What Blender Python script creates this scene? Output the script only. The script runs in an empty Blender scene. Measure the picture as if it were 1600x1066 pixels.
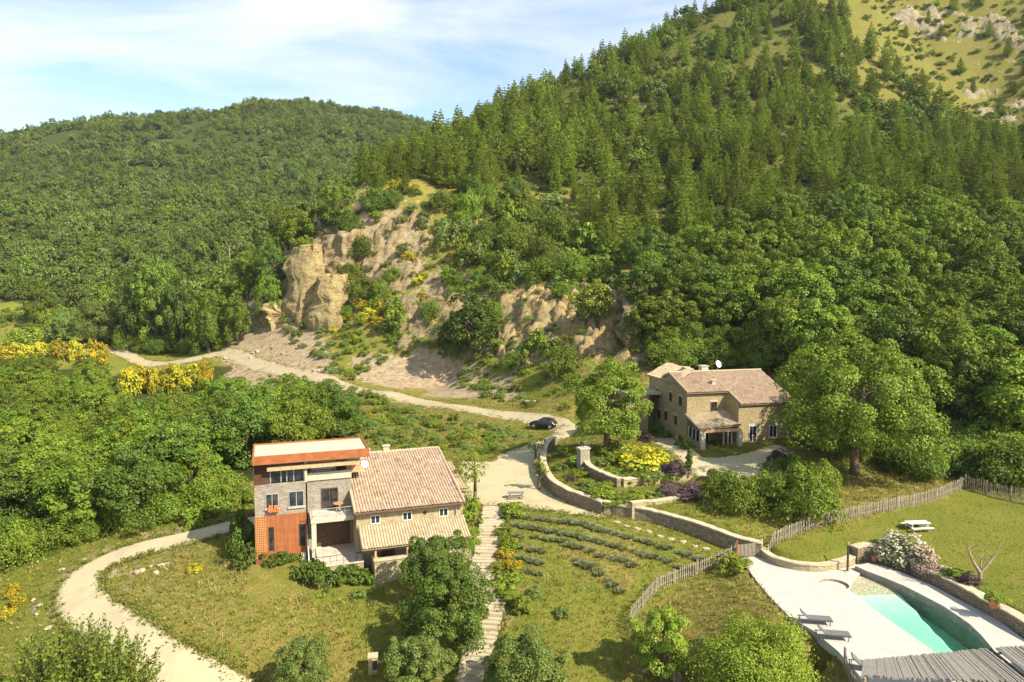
import bpy, bmesh, math, random
import numpy as np
from mathutils import Vector, Matrix
from mathutils.bvhtree import BVHTree

SC = bpy.context.scene
COL = SC.collection
R = math.radians

# ------------------------------------------------------------------ camera
CAM_Z, FPX, PITCH = 24.0, 1100.0, R(4.5)
cd = bpy.data.cameras.new('camera')
cam = bpy.data.objects.new('camera', cd)
COL.objects.link(cam)
cam.location = (0, 0, CAM_Z)
cam.rotation_euler = (R(90) - PITCH, 0, 0)
cd.sensor_width = 36.0
cd.lens = 36.0 * FPX / 1600.0
cd.clip_start, cd.clip_end = 0.5, 20000
SC.camera = cam

# ------------------------------------------------------------------ light
SUN_EL, SUN_AZ = R(41), R(125)          # azimuth clockwise from +Y (towards the far hill)
sdir = Vector((math.sin(SUN_AZ) * math.cos(SUN_EL), math.cos(SUN_AZ) * math.cos(SUN_EL), math.sin(SUN_EL)))
sl = bpy.data.lights.new('sun', 'SUN')
sl.energy, sl.angle, sl.color = 4.8, R(0.53), (1.0, 0.91, 0.76)
sun = bpy.data.objects.new('sun', sl)
COL.objects.link(sun)
sun.rotation_euler = sdir.to_track_quat('Z', 'Y').to_euler()

W = bpy.data.worlds.new('World')
SC.world = W
W.use_nodes = True
wn, wl = W.node_tree.nodes, W.node_tree.links
wn.clear()
def wnode(t, **k):
    n = wn.new(t)
    for a, v in k.items(): setattr(n, a, v)
    return n
sky = wnode('ShaderNodeTexSky', sky_type='NISHITA', sun_disc=False, sun_elevation=SUN_EL, sun_rotation=SUN_AZ,
            altitude=300, air_density=1.0, dust_density=0.9, ozone_density=0.0)
bg = wnode('ShaderNodeBackground')
bg.inputs['Strength'].default_value = 0.125
out = wnode('ShaderNodeOutputWorld')
# a layer of thin wispy cloud: the view direction meets a flat sheet high above
tc = wnode('ShaderNodeTexCoord')
sep = wnode('ShaderNodeSeparateXYZ')
wl.new(tc.outputs['Generated'], sep.inputs[0])
def wmath(op, a, b=None, clamp=False):
    n = wnode('ShaderNodeMath', operation=op, use_clamp=clamp)
    for i, v in enumerate((a, b)):
        if v is None: continue
        if isinstance(v, (int, float)): n.inputs[i].default_value = v
        else: wl.new(v, n.inputs[i])
    return n.outputs[0]
zc = wmath('MAXIMUM', wmath('ADD', sep.outputs[2], 0.10), 0.02)
cx_, cy_ = wmath('DIVIDE', sep.outputs[0], zc), wmath('DIVIDE', sep.outputs[1], zc)
cmb = wnode('ShaderNodeCombineXYZ')
wl.new(cx_, cmb.inputs[0]); wl.new(cy_, cmb.inputs[1])
mp = wnode('ShaderNodeMapping')
mp.inputs['Rotation'].default_value = (0, 0, R(-14))
mp.inputs['Scale'].default_value = (0.62, 1.0, 1)
mp.inputs['Location'].default_value = (3.7, 1.35, 0)
wl.new(cmb.outputs[0], mp.inputs[0])
def wnoise(scale, detail, rough, dist):
    n = wnode('ShaderNodeTexNoise')
    for k, v in (('Scale', scale), ('Detail', detail), ('Roughness', rough), ('Distortion', dist)): n.inputs[k].default_value = v
    wl.new(mp.outputs[0], n.inputs['Vector'])
    return n.outputs['Fac']
n1, n2 = wnoise(1.5, 9, 0.60, 0.5), wnoise(0.55, 4, 0.5, 0.3)
cov = wmath('ADD', wmath('MULTIPLY', n1, 0.6), wmath('MULTIPLY', n2, 0.5))
cr = wnode('ShaderNodeValToRGB')
cr.color_ramp.elements[0].position, cr.color_ramp.elements[0].color = 0.49, (0, 0, 0, 1)
cr.color_ramp.elements[1].position, cr.color_ramp.elements[1].color = 0.68, (1, 1, 1, 1)
wl.new(cov, cr.inputs[0])
mx = wnode('ShaderNodeMix', data_type='RGBA')
low = wmath('SUBTRACT', 1.0, wmath('MULTIPLY', wmath('MAXIMUM', sep.outputs[2], 0.0), 2.6), True)   # a sheet seen edge-on looks denser
wl.new(wmath('ADD', wmath('MULTIPLY', cr.outputs[0], 0.85), wmath('MULTIPLY', low, 0.18), True), mx.inputs['Factor'])
tint = wnode('ShaderNodeMix', data_type='RGBA', blend_type='MULTIPLY'); tint.inputs['Factor'].default_value = 1.0
wl.new(sky.outputs[0], tint.inputs['A']); tint.inputs['B'].default_value = (0.86, 0.93, 0.95, 1)
wl.new(tint.outputs['Result'], mx.inputs['A'])
mx.inputs['B'].default_value = (4.5, 4.6, 4.65, 1)
wl.new(mx.outputs['Result'], bg.inputs['Color'])
wl.new(bg.outputs[0], out.inputs['Surface'])

vs = SC.view_settings
vs.view_transform, vs.look, vs.exposure, vs.gamma, vs.use_curve_mapping = 'Standard', 'None', 1.06, 1.0, False
SC.cycles.max_bounces = 6
SC.cycles.diffuse_bounces = 3
SC.cycles.transparent_max_bounces = 8
SC.cycles.use_denoising = True
SC.cycles.volume_bounces = 0

# ------------------------------------------------------------------ helpers
RNG = np.random.default_rng(7)
random.seed(7)
def ray(px, py):
    u, v = (px - 800) / FPX, -(py - 533) / FPX
    return np.array([u, math.cos(PITCH) + v * math.sin(PITCH), -math.sin(PITCH) + v * math.cos(PITCH)])
def at_depth(px, py, d):
    r = ray(px, py); k = d / r[1]
    return np.array([r[0] * k, d, CAM_Z + r[2] * k])
def at_z(px, py, z):
    r = ray(px, py); k = (z - CAM_Z) / r[2]
    return np.array([r[0] * k, r[1] * k, z])

def vnoise(x, y, seed=0):
    xi, yi = np.floor(x).astype(np.int64), np.floor(y).astype(np.int64)
    fx, fy = x - xi, y - yi
    def h(a, b):
        n = (a * 374761393 + b * 668265263 + seed * 1442695041) & 0x7fffffff
        n = ((n ^ (n >> 13)) * 1274126177) & 0x7fffffff
        return ((n ^ (n >> 16)) & 0xffff) / 65535.0
    sx, sy = fx * fx * (3 - 2 * fx), fy * fy * (3 - 2 * fy)
    return (h(xi, yi) * (1 - sx) + h(xi + 1, yi) * sx) * (1 - sy) + (h(xi, yi + 1) * (1 - sx) + h(xi + 1, yi + 1) * sx) * sy
def fbm(x, y, octv=4, seed=0):
    x, y = np.asarray(x, float), np.asarray(y, float)
    s, a, t = 0, 1.0, 0
    for o in range(octv):
        s = s + a * (vnoise(x, y, seed + o * 17) - 0.5); t += a * 0.5
        x, y, a = x * 2.03 + 11.3, y * 2.03 + 5.7, a * 0.5
    return s / t
def in_poly(x, y, poly):
    x, y = np.asarray(x, float), np.asarray(y, float)
    inside = np.zeros(x.shape, bool)
    n = len(poly)
    for i in range(n):
        x0, y0 = poly[i][0], poly[i][1]
        x1, y1 = poly[(i + 1) % n][0], poly[(i + 1) % n][1]
        if y0 == y1: continue
        c = ((y0 > y) != (y1 > y)) & (x < (x1 - x0) * (y - y0) / (y1 - y0) + x0)
        inside ^= c
    return inside
def seg_dist(x, y, line):
    x, y = np.asarray(x, float), np.asarray(y, float)
    best = np.full(x.shape, 1e9)
    for a, b in zip(line[:-1], line[1:]):
        ax, ay, bx, by = a[0], a[1], b[0], b[1]
        L = (bx - ax) ** 2 + (by - ay) ** 2 + 1e-9
        t = np.clip(((x - ax) * (bx - ax) + (y - ay) * (by - ay)) / L, 0, 1)
        best = np.minimum(best, np.hypot(x - ax - t * (bx - ax), y - ay - t * (by - ay)))
    return best
def smooth_line(pts, step=0.5):
    P = [np.array(p, float) for p in pts]
    P = [2 * P[0] - P[1]] + P + [2 * P[-1] - P[-2]]
    o = []
    for i in range(1, len(P) - 2):
        n = max(2, int(np.linalg.norm(P[i + 1] - P[i]) / step))
        for k in range(n):
            t = k / n
            a, b, c, d = P[i - 1], P[i], P[i + 1], P[i + 2]
            o.append(0.5 * (2 * b + (c - a) * t + (2 * a - 5 * b + 4 * c - d) * t * t + (3 * b - a - 3 * c + d) * t ** 3))
    o.append(P[-2])
    return o

class MB:
    """collects shapes and links them as ONE mesh object"""
    def __init__(s): s.v, s.f, s.m = [], [], []
    def add(s, vs, fs, mi=0):
        b = len(s.v); s.v += [tuple(map(float, p)) for p in vs]
        for f in fs: s.f.append(tuple(b + i for i in f)); s.m.append(mi)
        return s
    def box(s, x0, y0, z0, x1, y1, z1, mi=0, skip=''):
        v = [(x0, y0, z0), (x1, y0, z0), (x1, y1, z0), (x0, y1, z0), (x0, y0, z1), (x1, y0, z1), (x1, y1, z1), (x0, y1, z1)]
        F = {'b': (0, 3, 2, 1), 't': (4, 5, 6, 7), 'f': (0, 1, 5, 4), 'r': (1, 2, 6, 5), 'k': (2, 3, 7, 6), 'l': (3, 0, 4, 7)}
        return s.add(v, [q for k, q in F.items() if k not in skip], mi)
    def prism(s, poly, z0, z1, mi=0):
        n = len(poly); g = lambda z, p: z(p) if callable(z) else z
        v = [(p[0], p[1], g(z0, p)) for p in poly] + [(p[0], p[1], g(z1, p)) for p in poly]
        a = sum(poly[i][0] * poly[(i + 1) % n][1] - poly[(i + 1) % n][0] * poly[i][1] for i in range(n))
        side = [(i, (i + 1) % n, n + (i + 1) % n, n + i) for i in range(n)]
        top, bot = tuple(range(n, 2 * n)), tuple(reversed(range(n)))
        if a < 0: side = [q[::-1] for q in side]; top, bot = top[::-1], bot[::-1]
        return s.add(v, side + [top, bot], mi)
    def extrude_x(s, prof, x0, x1, mi=0):
        """a profile in the (y, z) plane pushed from x0 to x1"""
        n = len(prof)
        v = [(x0, p[0], p[1]) for p in prof] + [(x1, p[0], p[1]) for p in prof]
        return s.add(v, [(i, (i + 1) % n, n + (i + 1) % n, n + i) for i in range(n)] + [tuple(reversed(range(n))), tuple(range(n, 2 * n))], mi)
    def tube(s, p0, p1, r0, r1=None, n=8, mi=0, caps=True):
        p0, p1 = Vector(p0), Vector(p1); r1 = r0 if r1 is None else r1
        d = (p1 - p0)
        if d.length < 1e-6: return s
        q = d.to_track_quat('Z', 'Y'); v = []
        for p, r in ((p0, r0), (p1, r1)):
            for k in range(n):
                a = 2 * math.pi * k / n
                v.append(p + q @ Vector((math.cos(a) * r, math.sin(a) * r, 0)))
        f = [(k, (k + 1) % n, n + (k + 1) % n, n + k) for k in range(n)]
        if caps: f += [tuple(reversed(range(n))), tuple(range(n, 2 * n))]
        return s.add(v, f, mi)
    def path(s, pts, rads, n=7, mi=0):
        for i in range(len(pts) - 1): s.tube(pts[i], pts[i + 1], rads[i], rads[i + 1], n, mi, True)
        return s
    def lathe(s, prof, n=16, c=(0, 0, 0), mi=0, axis='z'):
        v = []
        for r, z in prof:
            for k in range(n):
                a = 2 * math.pi * k / n
                p = (r * math.cos(a), r * math.sin(a), z)
                if axis == 'y': p = (p[0], p[2], p[1])
                if axis == 'x': p = (p[2], p[0], p[1])
                v.append((c[0] + p[0], c[1] + p[1], c[2] + p[2]))
        f = [(i * n + k, i * n + (k + 1) % n, (i + 1) * n + (k + 1) % n, (i + 1) * n + k) for i in range(len(prof) - 1) for k in range(n)]
        f += [tuple(reversed(range(n))), tuple(range((len(prof) - 1) * n, len(prof) * n))]
        return s.add(v, f, mi)
    def xform(s, M, start=0):
        for i in range(start, len(s.v)): s.v[i] = tuple(M @ Vector(s.v[i]))
        return s
    def mesh(s, name, mats, smooth=False):
        me = bpy.data.meshes.new(name)
        me.from_pydata(s.v, [], s.f)
        for m in (mats if isinstance(mats, (list, tuple)) else [mats]): me.materials.append(m)
        if any(s.m): me.polygons.foreach_set('material_index', s.m)
        if smooth: me.polygons.foreach_set('use_smooth', [True] * len(s.f))
        me.update()
        return me

def link(name, data, parent=None, loc=None, rz=None):
    o = bpy.data.objects.new(name, data); COL.objects.link(o)
    if parent: o.parent = parent
    if loc is not None: o.location = tuple(map(float, loc))
    if rz is not None: o.rotation_euler = (0, 0, rz)
    return o
def tag(o, label=None, cat=None, group=None, kind=None):
    for k, v in (('label', label), ('category', cat), ('group', group), ('kind', kind)):
        if v: o[k] = v
    return o
def thing(name, label, cat, loc=(0, 0, 0), rz=0.0, group=None, scale=None):
    o = link(name, None, None, loc, rz)
    o.empty_display_size = 0.3
    if scale is not None: o.scale = scale if isinstance(scale, (tuple, list)) else (scale,) * 3
    return tag(o, label, cat, group)
def part(name, mb, mat, parent, label=None, smooth=False):
    o = link(name, mb.mesh(name, mat, smooth), parent)
    return tag(o, label) if label else o
def struct(name, me, kind='structure'):
    o = link(name, me); o['kind'] = kind
    return o

# ------------------------------------------------------------------ materials
def new_mat(name):
    m = bpy.data.materials.new(name); m.use_nodes = True
    nt = m.node_tree; nt.nodes.clear()
    return m, nt
class NT:
    def __init__(s, name):
        s.m, s.t = new_mat(name)
        s.o = s.n('ShaderNodeOutputMaterial')
        s.b = s.n('ShaderNodeBsdfPrincipled')
        s.t.links.new(s.b.outputs[0], s.o.inputs['Surface'])
    def n(s, t, **k):
        x = s.t.nodes.new(t)
        for a, v in k.items(): setattr(x, a, v)
        return x
    def l(s, a, b): s.t.links.new(a, b)
    def set(s, inp, v):
        if hasattr(v, 'is_linked') or hasattr(v, 'links'): s.l(v, inp)
        elif isinstance(v, (tuple, list)) and len(v) == 3 and inp.type == 'RGBA': inp.default_value = (*v, 1)
        else: inp.default_value = v
    def coord(s, kind='Object', scale=(1, 1, 1), rot=(0, 0, 0)):
        t = s.n('ShaderNodeTexCoord'); m = s.n('ShaderNodeMapping')
        s.l(t.outputs[kind], m.inputs[0]); m.inputs['Scale'].default_value = scale; m.inputs['Rotation'].default_value = rot
        return m.outputs[0]
    def noise(s, vec, scale, detail=4, rough=0.55, dist=0.0):
        x = s.n('ShaderNodeTexNoise'); s.l(vec, x.inputs['Vector'])
        for k, v in (('Scale', scale), ('Detail', detail), ('Roughness', rough), ('Distortion', dist)): x.inputs[k].default_value = v
        return x.outputs['Fac']
    def voro(s, vec, scale, feature='F1', out='Distance', rand=1.0):
        x = s.n('ShaderNodeTexVoronoi', feature=feature); s.l(vec, x.inputs['Vector'])
        x.inputs['Scale'].default_value = scale; x.inputs['Randomness'].default_value = rand
        return x.outputs[out]
    def ramp(s, fac, stops, interp='LINEAR'):
        x = s.n('ShaderNodeValToRGB'); e = x.color_ramp.elements; x.color_ramp.interpolation = interp
        while len(e) < len(stops): e.new(0.5)
        for i, (p, c) in enumerate(stops):
            e[i].position = p; e[i].color = (*c, 1) if isinstance(c, (tuple, list)) else (c, c, c, 1)
        s.l(fac, x.inputs[0]); return x.outputs[0]
    def mix(s, fac, a, b, blend='MIX'):
        x = s.n('ShaderNodeMix', data_type='RGBA', blend_type=blend)
        s.set(x.inputs['Factor'], fac); s.set(x.inputs['A'], a); s.set(x.inputs['B'], b)
        return x.outputs['Result']
    def math(s, op, a, b=0.0, c=None, clamp=False):
        x = s.n('ShaderNodeMath', operation=op, use_clamp=clamp)
        s.set(x.inputs[0], a); s.set(x.inputs[1], b)
        if c is not None: s.set(x.inputs[2], c)
        return x.outputs[0]
    def bump(s, h, strength=0.4, dist=0.1):
        x = s.n('ShaderNodeBump'); x.inputs['Strength'].default_value = strength; x.inputs['Distance'].default_value = dist
        s.l(h, x.inputs['Height']); s.l(x.outputs[0], s.b.inputs['Normal'])
    def fin(s, col, rough=0.8, spec=0.3, metal=0.0):
        s.set(s.b.inputs['Base Color'], col); s.set(s.b.inputs['Roughness'], rough)
        s.b.inputs['Specular IOR Level'].default_value = spec; s.b.inputs['Metallic'].default_value = metal
        return s.m

def plain(name, col, rough=0.6, spec=0.3, metal=0.0, var=0.12, scale=3.0):
    k = NT(name); v = k.coord()
    f = k.noise(v, scale, 4)
    lo = tuple(c * (1 - var) for c in col); hi = tuple(min(1, c * (1 + var)) for c in col)
    return k.fin(k.ramp(f, [(0.3, lo), (0.7, hi)]), rough, spec, metal)

def stone(name, c0, c1, mortar, scale=3.2, sy=1.0, bump=0.5):
    """rubble stone: stretched cells with pale joints"""
    k = NT(name); v = k.coord('Object', (1, 1, 1.55 * sy))
    d = k.noise(v, 2.0, 3)
    vm = k.n('ShaderNodeVectorMath', operation='ADD'); k.l(v, vm.inputs[0])
    sc = k.n('ShaderNodeVectorMath', operation='SCALE'); nc = k.n('ShaderNodeTexNoise'); k.l(v, nc.inputs['Vector']); nc.inputs['Scale'].default_value = 3
    k.l(nc.outputs['Color'], sc.inputs[0]); sc.inputs['Scale'].default_value = 0.25; k.l(sc.outputs[0], vm.inputs[1])
    e = k.voro(vm.outputs[0], scale, 'DISTANCE_TO_EDGE')
    vc = k.voro(vm.outputs[0], scale, 'F1', 'Color')
    g = k.n('ShaderNodeSeparateColor'); k.l(vc, g.inputs[0])
    base = k.ramp(g.outputs[0], [(0.0, c0), (0.55, tuple((a + b) / 2 for a, b in zip(c0, c1))), (1.0, c1)])
    base = k.mix(k.ramp(d, [(0.35, 0.0), (0.75, 0.35)]), base, tuple(c * 0.6 for c in c0))
    j = k.ramp(e, [(0.0, 1.0), (0.09, 0.0)])
    col = k.mix(j, base, mortar)
    fine = k.noise(v, 22, 3)
    col = k.mix(0.25, col, k.ramp(fine, [(0.3, tuple(c * 0.7 for c in c0)), (0.7, c1)]))
    k.bump(k.math('ADD', k.ramp(e, [(0, 0.0), (0.15, 1.0)]), k.math('MULTIPLY', fine, 0.5)), bump, 0.05)
    return k.fin(col, 0.9, 0.15)

def tiles(name, cols, lichen):
    """old canal tiles: every tile its own tint; the corrugation itself is geometry"""
    k = NT(name); t = k.n('ShaderNodeUVMap'); v = t.outputs[0]
    sn = k.n('ShaderNodeVectorMath', operation='FLOOR'); k.l(v, sn.inputs[0])
    wn_ = k.n('ShaderNodeTexWhiteNoise', noise_dimensions='2D'); k.l(sn.outputs[0], wn_.inputs['Vector'])
    c = k.ramp(wn_.outputs['Value'], [(i / (len(cols) - 1), q) for i, q in enumerate(cols)])
    o = k.coord('Object'); n = k.noise(o, 0.7, 5, 0.65)
    c = k.mix(k.ramp(n, [(0.42, 0.0), (0.68, 0.75)]), c, lichen)
    f = k.noise(o, 14, 4)
    c = k.mix(0.35, c, k.ramp(f, [(0.3, (0.18, 0.10, 0.06)), (0.7, (0.62, 0.44, 0.28))]))
    k.bump(f, 0.3, 0.03)
    return k.fin(c, 0.85, 0.2)

# ------------------------------------------------------------------ terrain height
# control points read off the valley: (pixel x, pixel y, 'z' height or 'd' distance)
CP_SHARED = [
 # hill on the right, from the cliff foot up to the bare crest
 (700,600,'d',150),(760,590,'d',139),(640,560,'d',156),(830,622,'d',124),(480,512,'d',178),(440,498,'d',186),(400,520,'d',186),
 (540,520,'d',170),(600,540,'d',160),(700,548,'d',152),(770,560,'d',142),(850,548,'d',136),(900,580,'d',124),
 (540,362,'d',197),(450,384,'d',202),(620,420,'d',181),(620,300,'d',206),(560,300,'d',214),(700,450,'d',170),(760,360,'d',190),
 (850,455,'d',155),(900,340,'d',187),(900,430,'d',164),(960,400,'d',168),(1000,520,'d',128),(1000,450,'d',146),(1000,600,'d',112),
 (700,290,'d',216),(800,290,'d',214),(900,285,'d',213),(650,250,'d',250),(720,222,'d',300),(900,128,'d',315),(1100,30,'d',335),
 (1250,-50,'d',350),(1500,-90,'d',365),(1800,-110,'d',370),(1450,60,'d',320),(1550,160,'d',292),(1400,215,'d',250),(1600,220,'d',262),
 (1000,200,'d',262),(1200,200,'d',245),(1100,300,'d',195),(1300,320,'d',185),(1500,320,'d',185),(1750,320,'d',190),
 (1200,430,'d',146),(1400,430,'d',142),(1600,430,'d',140),(1850,430,'d',140),(1100,480,'d',134),(1300,560,'d',110),(1100,560,'d',118),
 (1450,610,'d',98),(1620,600,'d',98),(1850,600,'d',98),
 # valley floor beyond the road, and the wooded hill across it
 (100,500,'d',240),(0,490,'d',255),(200,520,'d',222),(300,520,'d',212),(350,500,'d',228),(-200,500,'d',240),(0,440,'d',320),(200,440,'d',315),(400,420,'d',300),
 (330,545,'d',192),(430,430,'d',262),
 (300,350,'d',440),(150,300,'d',520),(500,300,'d',470),(-100,330,'d',480),(-400,330,'d',480),(550,235,'d',640),(400,260,'d',600),
 (0,218,'d',740),(120,206,'d',750),(250,188,'d',770),(330,190,'d',780),(420,172,'d',800),(480,167,'d',810),(570,176,'d',820),(640,196,'d',830),(690,208,'d',840),(760,225,'d',850),
 (-200,230,'d',740),(-450,240,'d',740),(620,270,'d',420),(560,330,'d',330),
]
CP_WORLD = [(-700,1000,120),(-300,1050,130),(0,1050,120),(200,1000,110),(400,900,100),(600,800,110),(100,600,95),(250,600,110),(450,500,110),
            (0,480,80),(120,480,110),(300,470,130),(-700,400,60),(-700,700,150)]
CP_A = [ # lower ground: drive, lawns, courtyard, lavender, stairs
 (100,1066,'z',-3),(0,1066,'z',-4.5),(-150,1066,'z',-6),(330,1066,'z',-3),(300,960,'z',-1.2),(90,930,'z',-1.9),(20,960,'z',-3.5),(150,870,'z',-.8),(0,870,'z',-2),
 (270,840,'z',.1),(385,818,'z',.9),(400,885,'z',0),(520,905,'z',-.6),(580,912,'z',-1.1),(620,950,'z',-1.5),(660,1020,'z',-3),(600,1066,'z',-3.6),(760,1066,'z',-3.6),
 (770,795,'z',2),(775,860,'z',.3),(755,930,'z',-1.2),(740,1040,'z',-3),(850,900,'z',-.2),(960,900,'z',.1),(1000,840,'z',1.3),(900,820,'z',1.85),(900,1066,'z',-3.2),(1100,1066,'z',-3),
 (1060,930,'z',-.7),(1130,900,'z',.4),(1140,1010,'z',-.8),(1150,890,'z',.8),(1165,915,'z',.85),(1190,948,'z',.85),(1225,980,'z',.8),(1255,1002,'z',.75),(1300,1035,'z',.5),(1270,1066,'z',-1.6),(1400,1066,'z',-1.2),(1600,1120,'z',-1.2),
 (945,803,'z',2),(800,770,'z',2),(830,730,'z',2),(770,740,'z',2),(700,735,'z',2),(860,700,'z',2.25),(880,683,'z',2.4),(849,668,'z',2.6),(790,652,'z',2.9),(700,640,'z',3.2),(600,612,'z',4),(500,590,'z',4.5),
 (400,572,'z',5),(300,558,'z',5.5),(170,548,'z',6.2),(0,545,'z',6.5),(650,680,'z',1.8),(750,690,'z',2),(720,700,'z',1.9),(600,650,'z',2.0),(560,700,'z',1.4),(350,770,'z',1.4),(420,640,'z',1.2),
 (1010,812,'z',1.9),(1100,838,'z',1.5),(1165,864,'z',1.1),(1195,870,'z',1.0),(1180,880,'z',.9),(1340,1020,'z',.9),(1600,1010,'z',1),(1270,900,'z',1),(1400,900,'z',1),(1500,960,'z',1),(1450,1000,'z',1),(1300,930,'z',1),
 (1240,940,'z',.95),(1750,1050,'z',1),
]
CPW_A = [(-70,75,-3),(-100,75,-4.5),(-70,110,-4.5),(-100,120,-4),(-62,140,-2.5),(-105,155,-1),(-45,95,-1.5),(-46,120,-2.5),(-40,60,-1.6),(-160,150,6),(-160,90,2),
         (-60,30,-8),(0,30,-7),(30,25,-5),(60,30,-3),(0,10,-12),(-60,10,-13),(60,10,-8),(40,40,0.4),(60,50,1.2),(-10,95,1.6),(-20,85,1.0),(-30,100,1.0)]
CP_B = [ # upper ground held by the walls: garden beds, house terrace, pool lawn
 (872,690,'z',2.6),(890,740,'z',3.0),(930,770,'z',3.2),(1000,770,'z',3.3),(1060,770,'z',3.3),(950,785,'z',3.2),(1020,800,'z',3.1),(1090,815,'z',2.9),(1150,835,'z',2.5),(1190,850,'z',2.0),
 (1130,790,'z',3.2),(1000,730,'z',4.0),(1040,740,'z',4.1),(960,720,'z',4.0),(925,715,'z',3.7),(900,672,'z',2.9),(950,680,'z',3.6),(1020,680,'z',4.1),(1060,720,'z',4.2),(1120,725,'z',4.2),(1200,720,'z',4.2),(1080,690,'z',4.2),
 (1300,740,'z',4.0),(1250,790,'z',3.4),(1210,840,'z',2.2),(1250,860,'z',2.0),(1300,870,'z',1.9),(1340,865,'z',2.0),(1420,890,'z',2.1),(1500,930,'z',2.1),(1590,985,'z',2.1),(1700,1050,'z',2.1),
 (1430,825,'z',2.5),(1550,870,'z',2.5),(1360,815,'z',2.7),(1500,760,'z',3.4),(1590,780,'z',3.2),(1420,730,'z',4.0),(1550,730,'z',4.2),(1700,800,'z',3.4),(1850,900,'z',3),(980,640,'z',4.6),(1040,655,'z',4.3),
]
def cps(L): return [at_z(a, b, v) if k == 'z' else at_depth(a, b, v) for a, b, k, v in L]
class TPS:
    def __init__(s, P, lam=0.02):
        P = np.array(P, float); s.c = P[:, :2] / 100.0; n = len(P)
        K = s.k(s.c, s.c) + lam * np.eye(n) * 0.02
        A = np.zeros((n + 3, n + 3)); A[:n, :n] = K; A[:n, n] = 1; A[:n, n + 1:] = s.c; A[n, :n] = 1; A[n + 1:, :n] = s.c.T
        s.w = np.linalg.solve(A, np.concatenate([P[:, 2], np.zeros(3)]))
    @staticmethod
    def k(a, b):
        r = np.sqrt(((a[:, None, :] - b[None, :, :]) ** 2).sum(-1))
        return r                      # biharmonic-in-3D kernel: calm, no overshoot
    def __call__(s, x, y):
        q = np.stack([np.ravel(x), np.ravel(y)], -1) / 100.0
        o = np.empty(len(q))
        for i in range(0, len(q), 20000):
            c = q[i:i + 20000]
            o[i:i + 20000] = s.k(c, s.c) @ s.w[:-3] + s.w[-3] + c @ s.w[-2:]
        return o.reshape(np.shape(x))
_sh = cps(CP_SHARED) + [np.array(p, float) for p in CP_WORLD]
HA = TPS(_sh + cps(CP_A) + [np.array(p, float) for p in CPW_A])
HB = TPS(_sh + cps(CP_B) + [at_z(880,683,2.4), at_z(849,668,2.6), at_z(790,652,2.9), at_z(700,640,3.2), at_z(600,612,4)] + [np.array((60,45,2.2)), np.array((90,60,3)), np.array((120,80,5))])

def px_line(L, step=0.5): return smooth_line([at_z(a, b, z) for a, b, z in L], step)
WALL_COURT = px_line([(868,698,2.25),(856,708,2.2),(850,722,2.15),(850,740,2.1),(855,757,2),(866,773,2),(886,785,2),(910,794,2),(943,804,2)])
WALL_LONG = px_line([(956,803,2),(1010,812,1.9),(1060,825,1.7),(1110,842,1.45),(1160,862,1.1),(1190,869,1.0)])
WALL_LAWN = px_line([(1192,868,1.0),(1212,880,1.0),(1240,888,1),(1275,891,1),(1310,886,1),(1330,880,1)])
WALL_POOL = px_line([(1334,879,1),(1352,876,1),(1380,880,1),(1415,893,1),(1455,914,1),(1500,938,1),(1560,973,1),(1640,1020,1)])
WALL_BED = px_line([(918,706,3.1),(916,722,3.1),(920,740,3.1),(938,752,3.1),(968,764,3.1)], 0.5)
WALL_BED_SIDE = px_line([(972,763,3.1),(1010,757,3.2),(1050,752,3.3),(1086,748,3.4)])
def inset(line, d=0.30):
    L = np.array([p[:2] for p in line]); T = np.gradient(L, axis=0); T /= np.linalg.norm(T, axis=1)[:, None] + 1e-9
    return [p for p in L + np.stack([-T[:, 1], T[:, 0]], -1) * d]
UPPER = inset(WALL_COURT) + inset(WALL_LONG) + inset(WALL_LAWN[1:]) + inset(WALL_POOL[1:]) + [(60, 36), (140, 40), (140, 140), (30, 140)] + [at_z(920,610,6)[:2], at_z(896,660,2.9)[:2]]
BEDS = [p[:2] for p in WALL_BED] + [p[:2] for p in WALL_BED_SIDE] + [at_z(1086,748,4.2)[:2], at_z(1100,690,4.2)[:2], at_z(990,668,4.2)[:2], at_z(925,690,4.0)[:2]]
POOL_DECK = [at_z(a, b, 1.0)[:2] for a, b in ((1158,872),(1192,866),(1215,881),(1245,889),(1280,892),(1312,888),(1335,881),(1352,874),(1400,884),(1460,914),(1520,946),(1600,991),(1680,1040),(1700,1090),(1420,1090),(1345,1058),(1310,1018),(1270,985),(1235,965),(1205,935),(1180,905),(1166,885))]
_wat = [(1327,925),(1375,962),(1420,994),(1456,1019),(1500,1050),(1575,1050),(1546,1011),(1530,992),(1512,975),(1482,955),(1450,937),(1410,920),(1378,907),(1350,897),(1338,904)]
POOL = [at_z(a, b, 0.85)[:2] for a, b in _wat]
DRIVE = px_line([(800,1240,-4),(600,1190,-3.8),(440,1120,-3.6),(330,1070,-3.0),(250,1035,-2.6),(190,995,-2.3),(140,955,-2.0),(122,925,-1.8),(140,896,-1.3),(190,872,-.8),(270,845,.1),(340,828,.6),(385,818,.9),(430,806,1.2)], 0.8)
ROAD = px_line([(-120,560,6.2),(60,548,6.4),(170,547,6.2),(230,556,5.8),(300,559,5.5),(355,561,5.2),(400,571,5),(500,590,4.5),(600,611,4),(700,634,3.2),(760,645,2.9),(820,655,2.75),(870,668,2.5),(890,680,2.4)], 1.0)

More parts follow.
